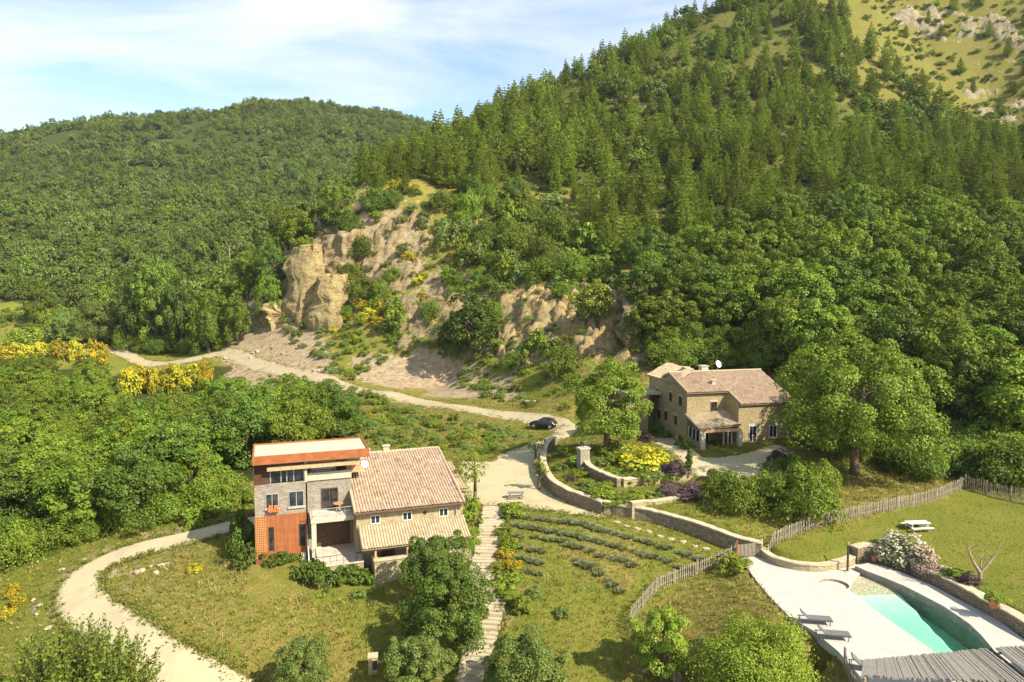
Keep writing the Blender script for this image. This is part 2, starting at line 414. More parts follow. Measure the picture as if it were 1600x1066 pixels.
def hill_mask(x, y):
    """where the wild slopes are: no mown ground there"""
    return np.clip((y - 118 + 0.25 * np.abs(x)) / 30, 0, 1)
def HGT(x, y, rough=True):
    x, y = np.asarray(x, float), np.asarray(y, float)
    a, b = HA(x, y), HB(x, y)
    up = in_poly(x, y, UPPER)
    z = np.where(up, np.maximum(b, a * 0 + b), a)
    bed = in_poly(x, y, BEDS)
    z = np.where(up & ~bed & in_poly(x, y, BED_LOW), np.minimum(z, 3.2), z)
    if rough:
        rdm = np.clip((seg_dist(x, y, ROAD) - 3) / 14, 0, 1)
        m = hill_mask(x, y)
        z = z + rdm * m * (fbm(x / 34, y / 34, 4, 3) * 3.2 * np.clip(y / 200, 0.3, 2.2) + fbm(x / 9, y / 9, 3, 9) * 0.9)
        qx, qy = proj(np.stack([x, y, z], -1))
        cm = in_poly(qx, qy, [(430,360),(560,290),(640,300),(700,320),(900,360),(1020,430),(1020,570),(880,590),(760,570),(640,545),(540,520),(430,505)]) & (y > 110) & (y < 240)
        cg = 1 - 2 * np.abs(fbm(x / 9, y / 7 + x / 30, 3, 23))
        z = z + cm * (cg * 2.2 - 1.1 + fbm(x / 3.2, y / 2.6, 3, 27) * 1.5) * np.clip(fbm(x / 26, y / 26, 2, 29) * 2 + .75, .15, 1)
        z = z + (1 - m) * fbm(x / 5, y / 5, 3, 5) * 0.14 * np.where(near_flat(x, y), 0.0, 1.0)
    deck = in_poly(x, y, POOL_DECK) & ~up
    z = np.where(deck, 0.6, z)
    return z
BED_LOW = [p[:2] for p in WALL_COURT] + [at_z(960,795,3.2)[:2], at_z(1090,760,3.3)[:2], at_z(1086,748,3.3)[:2], at_z(968,764,3.1)[:2], at_z(916,722,3.1)[:2], at_z(905,688,3.0)[:2]]
COURT = [at_z(a, b, 2.0)[:2] for a, b in ((754,792),(790,791),(830,795),(880,803),(940,808),(958,804),(943,804),(910,794),(886,785),(866,773),(855,757),(850,740),(850,722),(856,708),(868,698),(893,686),(905,679),(880,677),(850,688),(810,700),(778,712),(768,720),(752,722),(718,718),(722,740),(724,765),(740,788))]
def near_flat(x, y):
    return in_poly(x, y, COURT) | in_poly(x, y, POOL_DECK)

# ------------------------------------------------------------------ ground materials
def ground_mat():
    k = NT('ground_cover'); v = k.coord('Object')
    at = k.n('ShaderNodeVertexColor', layer_name='zone'); sp = k.n('ShaderNodeSeparateColor'); k.l(at.outputs['Color'], sp.inputs[0])
    dry, bare, wood = sp.outputs[0], sp.outputs[1], sp.outputs[2]
    big, mid, fin = k.noise(v, 0.09, 5, 0.6), k.noise(v, 0.7, 6, 0.65), k.noise(v, 5.5, 5, 0.7)
    green = k.ramp(fin, [(0.25, (0.080, 0.108, 0.014)), (0.5, (0.152, 0.178, 0.020)), (0.8, (0.235, 0.235, 0.036))])
    green = k.mix(k.ramp(mid, [(0.40, 0.0), (0.7, 0.55)]), green, (0.20, 0.19, 0.035))
    green = k.mix(k.ramp(k.noise(v, .22, 5, .7), [(.42, 0.), (.66, .6)]), green, (0.25, 0.225, 0.045))
    straw = k.ramp(fin, [(0.25, (0.145, 0.118, 0.026)), (0.5, (0.265, 0.215, 0.052)), (0.8, (0.39, 0.325, 0.10))])
    straw = k.mix(k.ramp(mid, [(0.35, 0.65), (0.62, 0.0)]), straw, (0.125, 0.135, 0.026))
    f = k.math('ADD', dry, k.math('MULTIPLY', k.math('SUBTRACT', mid, 0.5), 1.1)); f = k.math('ADD', f, k.math('MULTIPLY', k.math('SUBTRACT', big, 0.5), 0.8), clamp=True)
    c = k.mix(k.ramp(f, [(0.3, 0.0), (0.7, 1.0)]), green, straw)
    floor_ = k.ramp(fin, [(0.3, (0.026, 0.036, 0.008)), (0.6, (0.062, 0.078, 0.015)), (0.85, (0.13, 0.125, 0.032))])
    c = k.mix(k.ramp(k.math('ADD', wood, k.math('MULTIPLY', k.math('SUBTRACT', mid, 0.5), 0.6)), [(0.35, 0.0), (0.65, 1.0)]), c, floor_)
    rk = k.noise(v, 0.9, 8, 0.7, 0.6)
    rock = k.ramp(rk, [(0.28, (0.13, 0.095, 0.055)), (0.45, (0.34, 0.25, 0.14)), (0.6, (0.46, 0.37, 0.24)), (0.78, (0.56, 0.48, 0.35))])
    rock = k.mix(k.ramp(fin, [(0.45, 0.0), (0.75, 0.5)]), rock, (0.17, 0.12, 0.07))
    geo = k.n('ShaderNodeNewGeometry'); gs = k.n('ShaderNodeSeparateXYZ'); k.l(geo.outputs['Normal'], gs.inputs[0])
    steep = k.ramp(gs.outputs[2], [(0.50, 0.35), (0.74, 0.0)])
    rf = k.math('ADD', k.math('ADD', bare, steep), k.math('MULTIPLY', k.math('SUBTRACT', mid, 0.5), 1.3))
    c = k.mix(k.ramp(rf, [(0.42, 0.0), (0.58, 1.0)]), c, rock)
    k.bump(k.math('ADD', fin, k.math('MULTIPLY', mid, 0.6)), 0.9, 0.35)
    return k.fin(c, 0.95, 0.1)
def gravel_mat(name, c0, c1, patch):
    k = NT(name); v = k.coord('Object')
    a, b, f = k.noise(v, 0.35, 5, 0.6), k.noise(v, 2.2, 5, 0.65), k.noise(v, 16, 4, 0.7)
    c = k.ramp(f, [(0.3, c0), (0.7, c1)])
    c = k.mix(k.ramp(b, [(0.5, 0.0), (0.75, 0.4)]), c, patch)
    c = k.mix(k.ramp(a, [(0.5, 0.0), (0.72, 0.55)]), c, tuple(x * 0.82 for x in patch))
    k.bump(f, 0.5, 0.05)
    return k.fin(c, 0.95, 0.1)
M_GROUND = ground_mat()
M_GRAVEL = gravel_mat('pale_gravel', (0.36, 0.30, 0.165), (0.49, 0.425, 0.26), (0.31, 0.25, 0.13))
M_DRIVE = gravel_mat('smooth_gravel', (0.37, 0.315, 0.185), (0.46, 0.40, 0.25), (0.33, 0.27, 0.15))
M_TRACK = gravel_mat('dusty_track', (0.31, 0.25, 0.145), (0.44, 0.37, 0.24), (0.26, 0.22, 0.11))
def paving_mat():
    k = NT('pale_paving'); v = k.coord('Object', (1, 1, 1), (0, 0, R(24)))
    b = k.n('ShaderNodeTexBrick'); k.l(v, b.inputs['Vector'])
    for q, w in (('Scale', 1.0), ('Mortar Size', .014), ('Brick Width', 1.1), ('Row Height', .55)): b.inputs[q].default_value = w
    b.inputs['Color1'].default_value = (.40, .375, .325, 1); b.inputs['Color2'].default_value = (.45, .425, .37, 1); b.inputs['Mortar'].default_value = (.35, .325, .27, 1)
    n = k.noise(v, .8, 5, .65); c = k.mix(k.ramp(n, [(.5, 0.), (.75, .45)]), b.outputs['Color'], (.36, .31, .23))
    return k.fin(c, .9, .15)
M_PAVE = paving_mat()

def proj(p):
    d0, d1, d2 = p[..., 0], p[..., 1], p[..., 2] - CAM_Z
    f = d1 * math.cos(PITCH) - d2 * math.sin(PITCH); u = d1 * math.sin(PITCH) + d2 * math.cos(PITCH)
    return 800 + FPX * d0 / f, 533 - FPX * u / f

# ------------------------------------------------------------------ the ground sheet
def grid_rows():
    ys = [14.0]
    while ys[-1] < 1150: ys.append(ys[-1] + (0.9 if ys[-1] < 40 else max(0.5, (ys[-1] - 60) * 0.011)))
    return np.array(ys)
ROWS = grid_rows(); US = np.linspace(-1.3, 1.3, 361)
Yg, Ug = np.meshgrid(ROWS, US, indexing='ij')
Xg = Ug * (Yg + 6)
Zg = HGT(Xg, Yg)
hole = in_poly(Xg, Yg, POOL) | (seg_dist(Xg, Yg, list(POOL) + [POOL[0]]) < 0.75)
Zg = np.where(hole, -3.0, Zg)

def zone_masks(x, y, z):
    PX, PY = proj(np.stack([x, y, z], -1))
    jp = 900 / np.maximum(y, 40)
    PX, PY = PX + jp * 5 * fbm(x / 5, y / 5, 4, 61), PY + jp * 5 * fbm(x / 5, y / 5, 4, 71)
    jm = np.clip((y - 70) / 60, 0.12, 1) * np.clip(y / 220, 0.5, 2.5)
    x, y = x + jm * 11 * fbm(x / 14, y / 14, 4, 31), y + jm * 11 * fbm(x / 14, y / 14, 4, 41)
    dry = np.full(x.shape, 0.34)
    P = lambda L, z0: in_poly(x, y, [at_z(a, b, z0)[:2] for a, b in L])
    meadow = P([(160,960),(220,880),(390,850),(400,885),(480,905),(560,930),(600,960),(560,1000),(500,1100),(330,1080)], -1)
    dry = np.where(meadow, 0.60, dry)
    dry = np.where(P([(560,915),(640,930),(660,1000),(560,980),(480,930)], -1.2), 0.18, dry)
    dry = np.where(P([(980,960),(1130,890),(1210,930),(1330,1040),(1330,1100),(1000,1100)], -.6), 0.95, dry)
    dry = np.where(P([(880,870),(960,850),(1010,880),(960,930)], .2), 0.9, dry)
    dry = np.where(P([(780,920),(960,930),(1000,1080),(780,1080)], -1.5), 0.3, dry)
    dry = np.where(P([(960,805),(1190,868),(1120,885),(960,825)], 1.6), 0.3, dry)
    lawn = P([(1195,860),(1500,765),(1700,800),(1700,1080),(1600,1000),(1440,905),(1345,868),(1270,888)], 2.3)
    dry = np.where(lawn, 0.12, dry)
    dry = np.where(P([(1010,790),(1200,830),(1190,850),(1000,800)], 3), 0.1, dry)
    dry = np.where(P([(1310,750),(1420,720),(1520,735),(1480,765),(1310,805)], 3.8), 0.85, dry)
    dry = np.where(P([(560,640),(700,650),(860,690),(760,715),(600,700)], 2), 0.5, dry)
    bare = np.zeros(x.shape); wood = np.zeros(x.shape)
    m = hill_mask(x, y)
    hill = (y > 108) & (x > -75) & (y < 420) & (x > -0.42 * y + 6)
    bare = np.where(hill & (z > 6) & (z < 62), 0.34, bare)
    crest = (z > 92) & (y < 420) & (x > 105) & (x / y > 0.42)
    bare = np.where(crest, 0.13, bare); dry = np.where(hill, 0.62, dry); dry = np.where(crest, 0.62, dry); wood = np.where(crest, 0.42, wood)
    u, v = x / y, (z - CAM_Z) / y
    wood = np.where((x > 18) & (y > 108) & (z > 7) & ~crest & (u > 0.21), 1.0, wood)
    pines = (z > 52) & (y > 205) & (y < 420) & ~crest & (x > -30)
    wood = np.where(pines, 0.55, wood); bare = np.where(pines, 0.0, bare)
    bare = np.where((u > 0.21) & (y < 175) & (y > 108), np.minimum(bare, 0.0), bare)
    leftb = in_poly(x, y, LEFT_WOOD)
    wood = np.where(leftb, 0.85, wood)
    far = ((y > 205) & (x < -0.30 * y + 8)) | ((y > 430) & (x < 60))
    wood = np.where(far, 0.85, wood); dry = np.where(far, 0.3, dry)
    for poly, v in (([(560,345),(660,325),(668,420),(600,445),(560,420)], .55), ([(600,440),(700,420),(760,455),(780,540),(640,530)], .46), ([(770,455),(930,455),(940,575),(780,565)], .5),
                    ([(960,440),(1025,430),(1015,570),(960,560)], .6), ([(440,380),(560,360),(560,500),(430,500)], .26), ([(962,136),(1035,146),(1022,172),(955,172)], .8), ([(560,300),(620,285),(640,330),(570,345)], .42)):
        bare = np.where(in_poly(PX, PY, poly) & (y > 100), v, bare)
    mead = in_poly(PX, PY, [(-50,470),(60,478),(130,500),(190,530),(330,548),(330,570),(200,556),(-50,556)]) & (y > 120)
    wood = np.where(mead, 0.0, wood); dry = np.where(mead, .30, dry)
    # disturbed earth beside the road and drive
    rd = seg_dist(x, y, ROAD)
    bare = np.maximum(bare, np.where((rd < 9) & (y > 118), 0.36 - 0.02 * rd, 0))
    gr = in_poly(PX, PY, [(540,515),(640,540),(760,558),(850,585),(885,612),(835,624),(730,575),(640,552),(540,560)]) & (y > 105)
    bare = np.where(gr, 0.05, bare); dry = np.where(gr, .12, dry)
    bare = np.maximum(bare, np.where(in_poly(PX, PY, [(515,588),(560,560),(640,553),(725,576),(800,604),(834,632),(760,632),(660,614),(560,602)]) & (y > 105), 0.85, 0))
    bare = np.maximum(bare, np.where(P([(330,560),(420,520),(480,510),(520,560),(520,590),(440,578)], 8), 0.70, 0))
    bare = np.maximum(bare, np.where(P([(330,770),(395,760),(395,800),(330,795)], 1.3), 0.40, 0))
    dd = seg_dist(x, y, DRIVE)
    bare = np.maximum(bare, np.where((dd < 4.0) & (x < -28), 0.42, 0))
    sd = seg_dist(x, y, STAIR_LINE)
    bare = np.maximum(bare, np.where(sd < 2.6, 0.38, 0))
    bare = np.maximum(bare, np.where(P([(790,800),(960,812),(1000,840),(880,850),(800,870)], 1.6), 0.2, 0))
    return dry, bare, wood
LEFT_WOOD = [(-26, 88), (-23, 100), (-27, 118), (-40, 142), (-66, 170), (-85, 178), (-150, 178), (-150, 60)] + [at_z(a, b, z)[:2] for a, b, z in ((-60,925,-4),(0,893,-3),(90,868,-2),(180,843,-1.2),(260,822,-.3),(318,806,.3),(335,770,.8))]
STAIR_LINE = [at_z(770,793,2)[:2], at_z(766,850,.6)[:2], at_z(757,900,-.4)[:2], at_z(765,940,-1.3)[:2], at_z(742,1035,-3)[:2], at_z(728,1080,-3.8)[:2]]

def sheet_mesh(name, X, Y, Z, mat, zone=None, smooth=True, skip=None):
    n, m = X.shape
    me = bpy.data.meshes.new(name)
    idx = np.arange(n * m).reshape(n, m)
    q = np.stack([idx[:-1, :-1], idx[:-1, 1:], idx[1:, 1:], idx[1:, :-1]], -1).reshape(-1, 4)
    if skip is not None: q = q[~skip.reshape(-1)]
    me.vertices.add(n * m); me.vertices.foreach_set('co', np.stack([X, Y, Z], -1).ravel().astype(np.float32))
    me.loops.add(len(q) * 4); me.loops.foreach_set('vertex_index', q.ravel().astype(np.int32))
    me.polygons.add(len(q)); me.polygons.foreach_set('loop_start', np.arange(0, len(q) * 4, 4, dtype=np.int32))
    me.update(calc_edges=True)
    if smooth: me.polygons.foreach_set('use_smooth', np.ones(len(q), bool))
    if zone is not None:
        c = me.color_attributes.new('zone', 'FLOAT_COLOR', 'POINT')
        a = np.ones((n * m, 4), np.float32)
        for i in range(3): a[:, i] = np.ravel(zone[i])
        c.data.foreach_set('color', a.ravel())
    me.materials.append(mat)
    return me
def blur(a, n=2):
    for _ in range(n):
        p = np.pad(a, 1, mode='edge')
        a = (p[:-2, 1:-1] + p[2:, 1:-1] + p[1:-1, :-2] + p[1:-1, 2:] + 2 * a) / 6
    return a
ZONES = [blur(q) for q in zone_masks(Xg, Yg, Zg)]
cellhole = hole[:-1, :-1] & hole[1:, :-1] & hole[:-1, 1:] & hole[1:, 1:]
ground = struct('ground', sheet_mesh('ground', Xg, Yg, Zg, M_GROUND, ZONES, True, cellhole * False))

def GZ(x, y):
    """height of the ground sheet as meshed"""
    x, y = np.atleast_1d(np.asarray(x, float)), np.atleast_1d(np.asarray(y, float))
    r = np.clip(np.searchsorted(ROWS, y) - 1, 0, len(ROWS) - 2)
    fy = (y - ROWS[r]) / (ROWS[r + 1] - ROWS[r])
    u = x / (y + 6); du = US[1] - US[0]
    c = np.clip(((u - US[0]) / du).astype(int), 0, len(US) - 2); fx = (u - US[c]) / du
    return (Zg[r, c] * (1 - fx) + Zg[r, c + 1] * fx) * (1 - fy) + (Zg[r + 1, c] * (1 - fx) + Zg[r + 1, c + 1] * fx) * fy
def gz(x, y): return float(GZ(x, y)[0])
def on_ground(px, py, lo=20.0, hi=900.0):
    """where the line of sight through a pixel meets the ground"""
    d = np.concatenate([np.arange(max(lo, 20), 130, 0.25), np.arange(130, hi, 1.0)])
    r = ray(px, py); k = d / r[1]
    x, z = r[0] * k, CAM_Z + r[2] * k
    below = z <= GZ(x, d)
    i = int(np.argmax(below)) if below.any() else len(d) - 1
    return np.array([x[i], d[i], gz(x[i], d[i])])

def ribbon(name, line, width, mat, lift=0.07, across=9, wob=0.25, seed=1):
    """a track laid over the ground, its edges uneven"""
    L = np.array([p[:2] for p in line]); n = len(L)
    T = np.gradient(L, axis=0); T /= np.linalg.norm(T, axis=1)[:, None] + 1e-9
    N = np.stack([-T[:, 1], T[:, 0]], -1)
    s = np.concatenate([[0], np.cumsum(np.linalg.norm(np.diff(L, axis=0), axis=1))])
    w = np.array([width(t) if callable(width) else width for t in np.linspace(0, 1, n)])
    ts = np.linspace(-0.5, 0.5, across)
    wl = w + wob * 2 * fbm(s / 1.3, s * 0, 4, seed); wr = w + wob * 2 * fbm(s / 1.3, s * 0 + 9, 4, seed)
    X = np.stack([L[:, 0] + N[:, 0] * t * (wl if t > 0 else wr) for t in ts], 1)
    Y = np.stack([L[:, 1] + N[:, 1] * t * (wl if t > 0 else wr) for t in ts], 1)
    Z = GZ(X.ravel(), Y.ravel()).reshape(X.shape) + lift
    Z[:, 0] -= lift * 1.6; Z[:, -1] -= lift * 1.6
    return struct(name, sheet_mesh(name, X[:, ::-1], Y[:, ::-1], Z[:, ::-1], mat))
def poly_sheet(name, poly, mat, lift=0.06, step=0.4, wob=0.2, flat=None, kind='structure', zf=None):
    """an area of surfacing laid over the ground inside a ragged outline"""
    P = np.array(poly); x0, y0 = P.min(0) - 1; x1, y1 = P.max(0) + 1
    xs, ys = np.arange(x0, x1, step), np.arange(y0, y1, step)
    X, Y = np.meshgrid(xs, ys)
    ins = in_poly(X + wob * 2 * fbm(X / 1.1, Y / 1.1, 3, 4), Y + wob * 2 * fbm(X / 1.1, Y / 1.1, 3, 8), poly)
    Z = (GZ(X.ravel(), Y.ravel()).reshape(X.shape) + lift) if flat is None else np.full(X.shape, flat)
    if zf is not None: Z = zf(X, Y) + lift
    Z = np.where(ins, Z, Z - lift * 1.5) if flat is None else Z
    k = ins[:-1, :-1] | ins[1:, :-1] | ins[:-1, 1:] | ins[1:, 1:]
    return struct(name, sheet_mesh(name, X, Y, Z, mat, None, True, ~k), kind)
ribbon('gravel_drive', DRIVE, lambda t: 3.1 + 0.6 * math.sin(math.pi * t), M_DRIVE, 0.08, 11, 0.22, 2)
ribbon('valley_road', ROAD, lambda t: 4.2 if t > 0.25 else 4.6, M_TRACK, 0.10, 11, 0.6, 3)
poly_sheet('courtyard', COURT, M_GRAVEL, 0.07, 0.4, 0.25, zf=HA)
TERR = [at_z(a, b, 4.2)[:2] for a, b in ((1018,684),(1052,682),(1085,706),(1100,716),(1160,712),(1215,700),(1240,712),(1215,738),(1170,748),(1118,743),(1082,738),(1062,716))]
poly_sheet('house_terrace', TERR, M_GRAVEL, 0.07, 0.4, 0.25)

# ------------------------------------------------------------------ building materials
M_CORTEN = plain('rusted_steel', (0.30, 0.098, 0.032), 0.7, 0.3, 0.0, 0.22, 1.6)
def corten_perf():
    k = NT('rusted_steel_perforated'); v = k.coord()
    n = k.noise(v, 1.6, 5); c = k.ramp(n, [(0.3, (0.255, 0.080, 0.026)), (0.7, (0.355, 0.125, 0.040))])
    streak = k.noise(k.coord('Object', (5, 5, 0.35)), 1.0, 4)
    c = k.mix(k.ramp(streak, [(0.42, 0.0), (0.7, 0.6)]), c, (0.17, 0.055, 0.02))
    s = k.n('ShaderNodeSeparateXYZ'); k.l(k.coord(), s.inputs[0])
    dot = k.voro(k.coord('Object', (7.0, 0.01, 5.0)), 1.0, 'F1', 'Distance', 0.0)
    edge = k.math('LESS_THAN', s.outputs[0], k.math('ADD', 0.75, k.math('MULTIPLY', k.noise(v, 0.8), 0.4)))
    hole = k.math('MULTIPLY', k.math('LESS_THAN', dot, 0.22), edge)
    c = k.mix(hole, c, (0.62, 0.42, 0.16))
    return k.fin(c, 0.7, 0.3)
M_CORTEN_P = corten_perf()
M_RUST_DK = plain('dark_rust_cladding', (0.085, 0.042, 0.026), 0.75, 0.2, 0, 0.25, 3)
M_STONE = stone('warm_rubble_stone', (0.29, 0.225, 0.11), (0.45, 0.37, 0.22), (0.41, 0.345, 0.21), 3.4)
M_STONE_GREY = stone('greyed_rubble_stone', (0.22, 0.185, 0.135), (0.36, 0.32, 0.25), (0.32, 0.28, 0.215), 3.4)
M_STONE_OLD = stone('old_brown_stone', (0.25, 0.185, 0.095), (0.41, 0.325, 0.18), (0.35, 0.275, 0.155), 3.0)
M_DRY = stone('dry_stone', (0.20, 0.155, 0.09), (0.40, 0.32, 0.21), (0.10, 0.08, 0.05), 3.6, 1.2, 0.9)
M_COPING = plain('pale_coping_stone', (0.43, 0.365, 0.24), 0.9, 0.1, 0, 0.18, 2.5)
M_PALE = plain('pale_render', (0.46, 0.40, 0.29), 0.9, 0.1, 0, 0.1, 2.0)
M_ROOFPALE = plain('pale_flat_roof', (0.47, 0.40, 0.29), 0.85, 0.15, 0, 0.12, 1.2)
M_WOOD = plain('honey_timber', (0.46, 0.30, 0.15), 0.75, 0.2, 0, 0.25, 4.0)
M_WOOD_DK = plain('dark_timber', (0.10, 0.060, 0.034), 0.8, 0.2, 0, 0.3, 4.0)
M_WOOD_GREY = plain('weathered_timber', (0.30, 0.25, 0.185), 0.9, 0.1, 0, 0.3, 5.0)
M_WHITE = plain('white_paint', (0.66, 0.645, 0.60), 0.6, 0.3, 0, 0.05, 2.0)
M_STEEL = plain('grey_steel', (0.36, 0.36, 0.35), 0.5, 0.4, 0.3, 0.1, 3.0)
M_DARKMETAL = plain('dark_metal', (0.035, 0.035, 0.038), 0.5, 0.4, 0.2, 0.2, 3.0)
M_TERRACOTTA = plain('terracotta', (0.46, 0.19, 0.09), 0.8, 0.2, 0, 0.2, 6.0)
M_FLOORTILE = plain('terrace_tile', (0.50, 0.42, 0.33), 0.85, 0.15, 0, 0.25, 2.2)
def glass_mat():
    k = NT('window_glass'); v = k.coord()
    k.fin(k.ramp(k.noise(v, 1.5, 3), [(0.35, (0.008, 0.010, 0.012)), (0.7, (0.055, 0.055, 0.05))]), 0.06, 0.5)
    return k.m
M_GLASS = glass_mat()
M_TILE = tiles('old_canal_tiles', [(0.15, 0.10, 0.07), (0.36, 0.25, 0.165), (0.44, 0.33, 0.225), (0.32, 0.21, 0.14), (0.52, 0.42, 0.30), (0.24, 0.16, 0.11), (0.42, 0.32, 0.225)], (0.40, 0.33, 0.225))
M_TILE_PALE = tiles('sunbleached_tiles', [(0.40, 0.325, 0.19), (0.50, 0.42, 0.26), (0.32, 0.245, 0.14), (0.54, 0.46, 0.30)], (0.44, 0.38, 0.25))

def tile_roof(A, B, C, D, pitch=0.26, course=0.42, amp=0.055, seed=0):
    """corrugated canal-tile slope: A-B is the eave, D-C the ridge"""
    A, B, C, D = (np.array(p, float) for p in (A, B, C, D))
    W_, L_ = np.linalg.norm(B - A), np.linalg.norm(D - A)
    nc, nr = max(2, round(W_ / pitch)), max(2, round(L_ / course))
    nrm = np.cross(B - A, D - A); nrm /= np.linalg.norm(nrm)
    sub = 6; us = np.linspace(0, 1, nc * sub + 1)
    rows = []
    for r in range(nr): rows += [(r + 0.0) / nr, (r + 0.97) / nr]
    rng = np.random.default_rng(seed); jit = rng.normal(0, 0.012, (nr, nc))
    V, UV, F = [], [], []
    for j, v in enumerate(rows):
        r = j // 2; lift = 0.035 if j % 2 == 0 else 0.0
        for i, u in enumerate(us):
            p = (A * (1 - u) + B * u) * (1 - v) + (D * (1 - u) + C * u) * v
            ph = i / sub
            sag = 0.05 * math.sin(u * 9 + seed) * math.sin(v * 5)
            h = amp * (abs(math.sin(math.pi * ph)) * 2 - 0.6) + lift + jit[r, min(int(ph), nc - 1)] + sag
            V.append(p + nrm * (h + 0.06)); UV.append((ph, (v * nr)))
    m = len(us)
    for j in range(len(rows) - 1):
        for i in range(m - 1): F.append((j * m + i, j * m + i + 1, (j + 1) * m + i + 1, (j + 1) * m + i))
    b = len(V)
    for p in (A, B, C, D): V.append(p - nrm * 0.10); UV.append((0, 0))
    for p in (A, B, C, D): V.append(p + nrm * 0.03); UV.append((0, 0))
    F += [(b + 3, b + 2, b + 1, b), (b, b + 1, b + 5, b + 4), (b + 1, b + 2, b + 6, b + 5), (b + 2, b + 3, b + 7, b + 6), (b + 3, b, b + 4, b + 7)]
    return V, UV, F
def roof_part(name, quads, mat, parent, **k):
    V, UV, F = [], [], []
    for i, q in enumerate(quads):
        v, u, f = tile_roof(*q, seed=i + 3, **k); b = len(V)
        V += v; UV += u; F += [tuple(b + x for x in t) for t in f]
    me = bpy.data.meshes.new(name); me.from_pydata([tuple(map(float, p)) for p in V], [], F)
    ul = me.uv_layers.new(name='UVMap')
    li = np.empty(len(me.loops), np.int32); me.loops.foreach_get('vertex_index', li)
    uvp = np.array(UV, np.float32)[li]
    # every face takes its tile's own cell, so one tile keeps one tint
    ul.data.foreach_set('uv', (uvp * 0.998 + 0.001).ravel())
    me.materials.append(mat); me.update()
    return link(name, me, parent)
def window(parent, axis, c, w, h, at, out_=0.05, mull=1, sill=True, name='window', fmat=None, lintel=None):
    """a framed window on a wall face; axis 'f': the wall faces -t at t=at; axis 'l': it faces -s at s=at"""
    s0, s1, z0, z1 = c[0] - w / 2, c[0] + w / 2, c[1], c[1] + h
    def B(mb, a0, b0, a1, b1, d0, d1):
        if axis == 'f': mb.box(a0, at - d1, b0, a1, at - d0, b1)
        elif axis == 'l': mb.box(at - d1, a0, b0, at - d0, a1, b1)
        else: mb.box(at + d0, a0, b0, at + d1, a1, b1)
    g = MB(); B(g, s0, z0, s1, z1, -0.1, 0.012)
    o = part(name, g, M_GLASS, parent)
    f = MB(); t = 0.07
    B(f, s0 - t, z0 - t, s0, z1 + t, -0.05, out_); B(f, s1, z0 - t, s1 + t, z1 + t, -0.05, out_)
    B(f, s0, z1, s1, z1 + t, -0.05, out_); B(f, s0, z0 - t, s1, z0, -0.05, out_)
    for i in range(mull):
        x = s0 + (s1 - s0) * (i + 1) / (mull + 1); B(f, x - 0.03, z0, x + 0.03, z1, -0.05, 0.03)
    part('frame', f, fmat or M_WHITE, o)
    if sill:
        k = MB(); B(k, s0 - 0.15, z0 - 0.19, s1 + 0.15, z0 - 0.073, -0.05, 0.13); part('sill', k, M_COPING, o)
    if lintel:
        k = MB(); B(k, s0 - 0.2, z1 + t + .003, s1 + 0.2, z1 + t + 0.22, -0.05, 0.035); part('lintel', k, M_COPING, o)
    return o
def dish(parent, c, r=0.42, mat=None):
    mb = MB()
    prof = [(0.02, 0.0)] + [(r * i / 6, 0.13 * r * 2 * (i / 6) ** 2) for i in range(1, 7)] + [(r * .97, 0.13 * r * 2 + 0.02), (0.02, 0.03)]
    mb.lathe(prof, 18)
    mb.tube((0, 0, 0.02), (0, -r * 0.5, r * 0.9), 0.015)
    M = Matrix.Translation(Vector(c)) @ Matrix.Rotation(R(20), 4, 'Z') @ Matrix.Rotation(R(68), 4, 'X')
    mb.xform(M)
    mb.tube((c[0], c[1] + 0.1, c[2] - 0.75), (c[0], c[1] + 0.06, c[2]), 0.03)
    return part('satellite_dish', mb, mat or M_WHITE, parent, 'round white satellite dish')

# ------------------------------------------------------------------ rust-clad house with the flat roof
O_L, TH_L = at_z(400, 884, 0), R(19)
mh = thing('flat_roofed_house', 'tall flat-roofed house clad in orange rusted steel and grey stone', 'house', O_L, TH_L)
part('lower_wall', MB().box(0, 0, -1.0, 4.25, 5.6, 4.25), M_CORTEN_P, mh, 'orange rusted steel lower wall')
part('middle_wall', MB().box(0.04, 0.04, 4.253, 4.25, 5.56, 6.75), M_STONE_GREY, mh)
for nm, s, z, w, h in (('slit_window', 1.32, 1.15, 0.34, 2.05), ('side_window', 3.86, 1.3, 0.42, 1.9)):
    g = MB().box(s - w / 2, -0.012, z, s + w / 2, 0.2, z + h); o = part(nm, g, M_GLASS, mh)
    f = MB().box(s - w / 2 - .06, -0.03, z - .06, s - w / 2, .1, z + h + .06).box(s + w / 2, -0.03, z - .06, s + w / 2 + .06, .1, z + h + .06).box(s - w / 2, -0.03, z + h, s + w / 2, .1, z + h + .06)
    part('frame', f, M_RUST_DK, o)
window(mh, 'f', (1.45, 4.95), 0.95, 1.15, 0.04, mull=1, fmat=M_STEEL)
window(mh, 'f', (3.45, 4.9), 1.15, 1.25, 0.04, mull=1, fmat=M_STEEL)
fb = MB().box(1.15, -0.32, 4.62, 2.0, -0.1, 4.8)
for i in range(60):
    a, b, c = random.uniform(1.1, 2.05), random.uniform(-0.42, -0.02), random.uniform(4.72, 5.15)
    q = 0.07; fb.add([(a - q, b, c), (a, b - q, c - q), (a + q, b, c + q * .4), (a, b + q, c + q)], [(0, 1, 2, 3)])
part('flower_box', fb, plain('orange_geranium', (0.62, 0.15, 0.05), 0.7, 0.2, 0, 0.4, 9), mh, 'box of orange flowers on the sill')
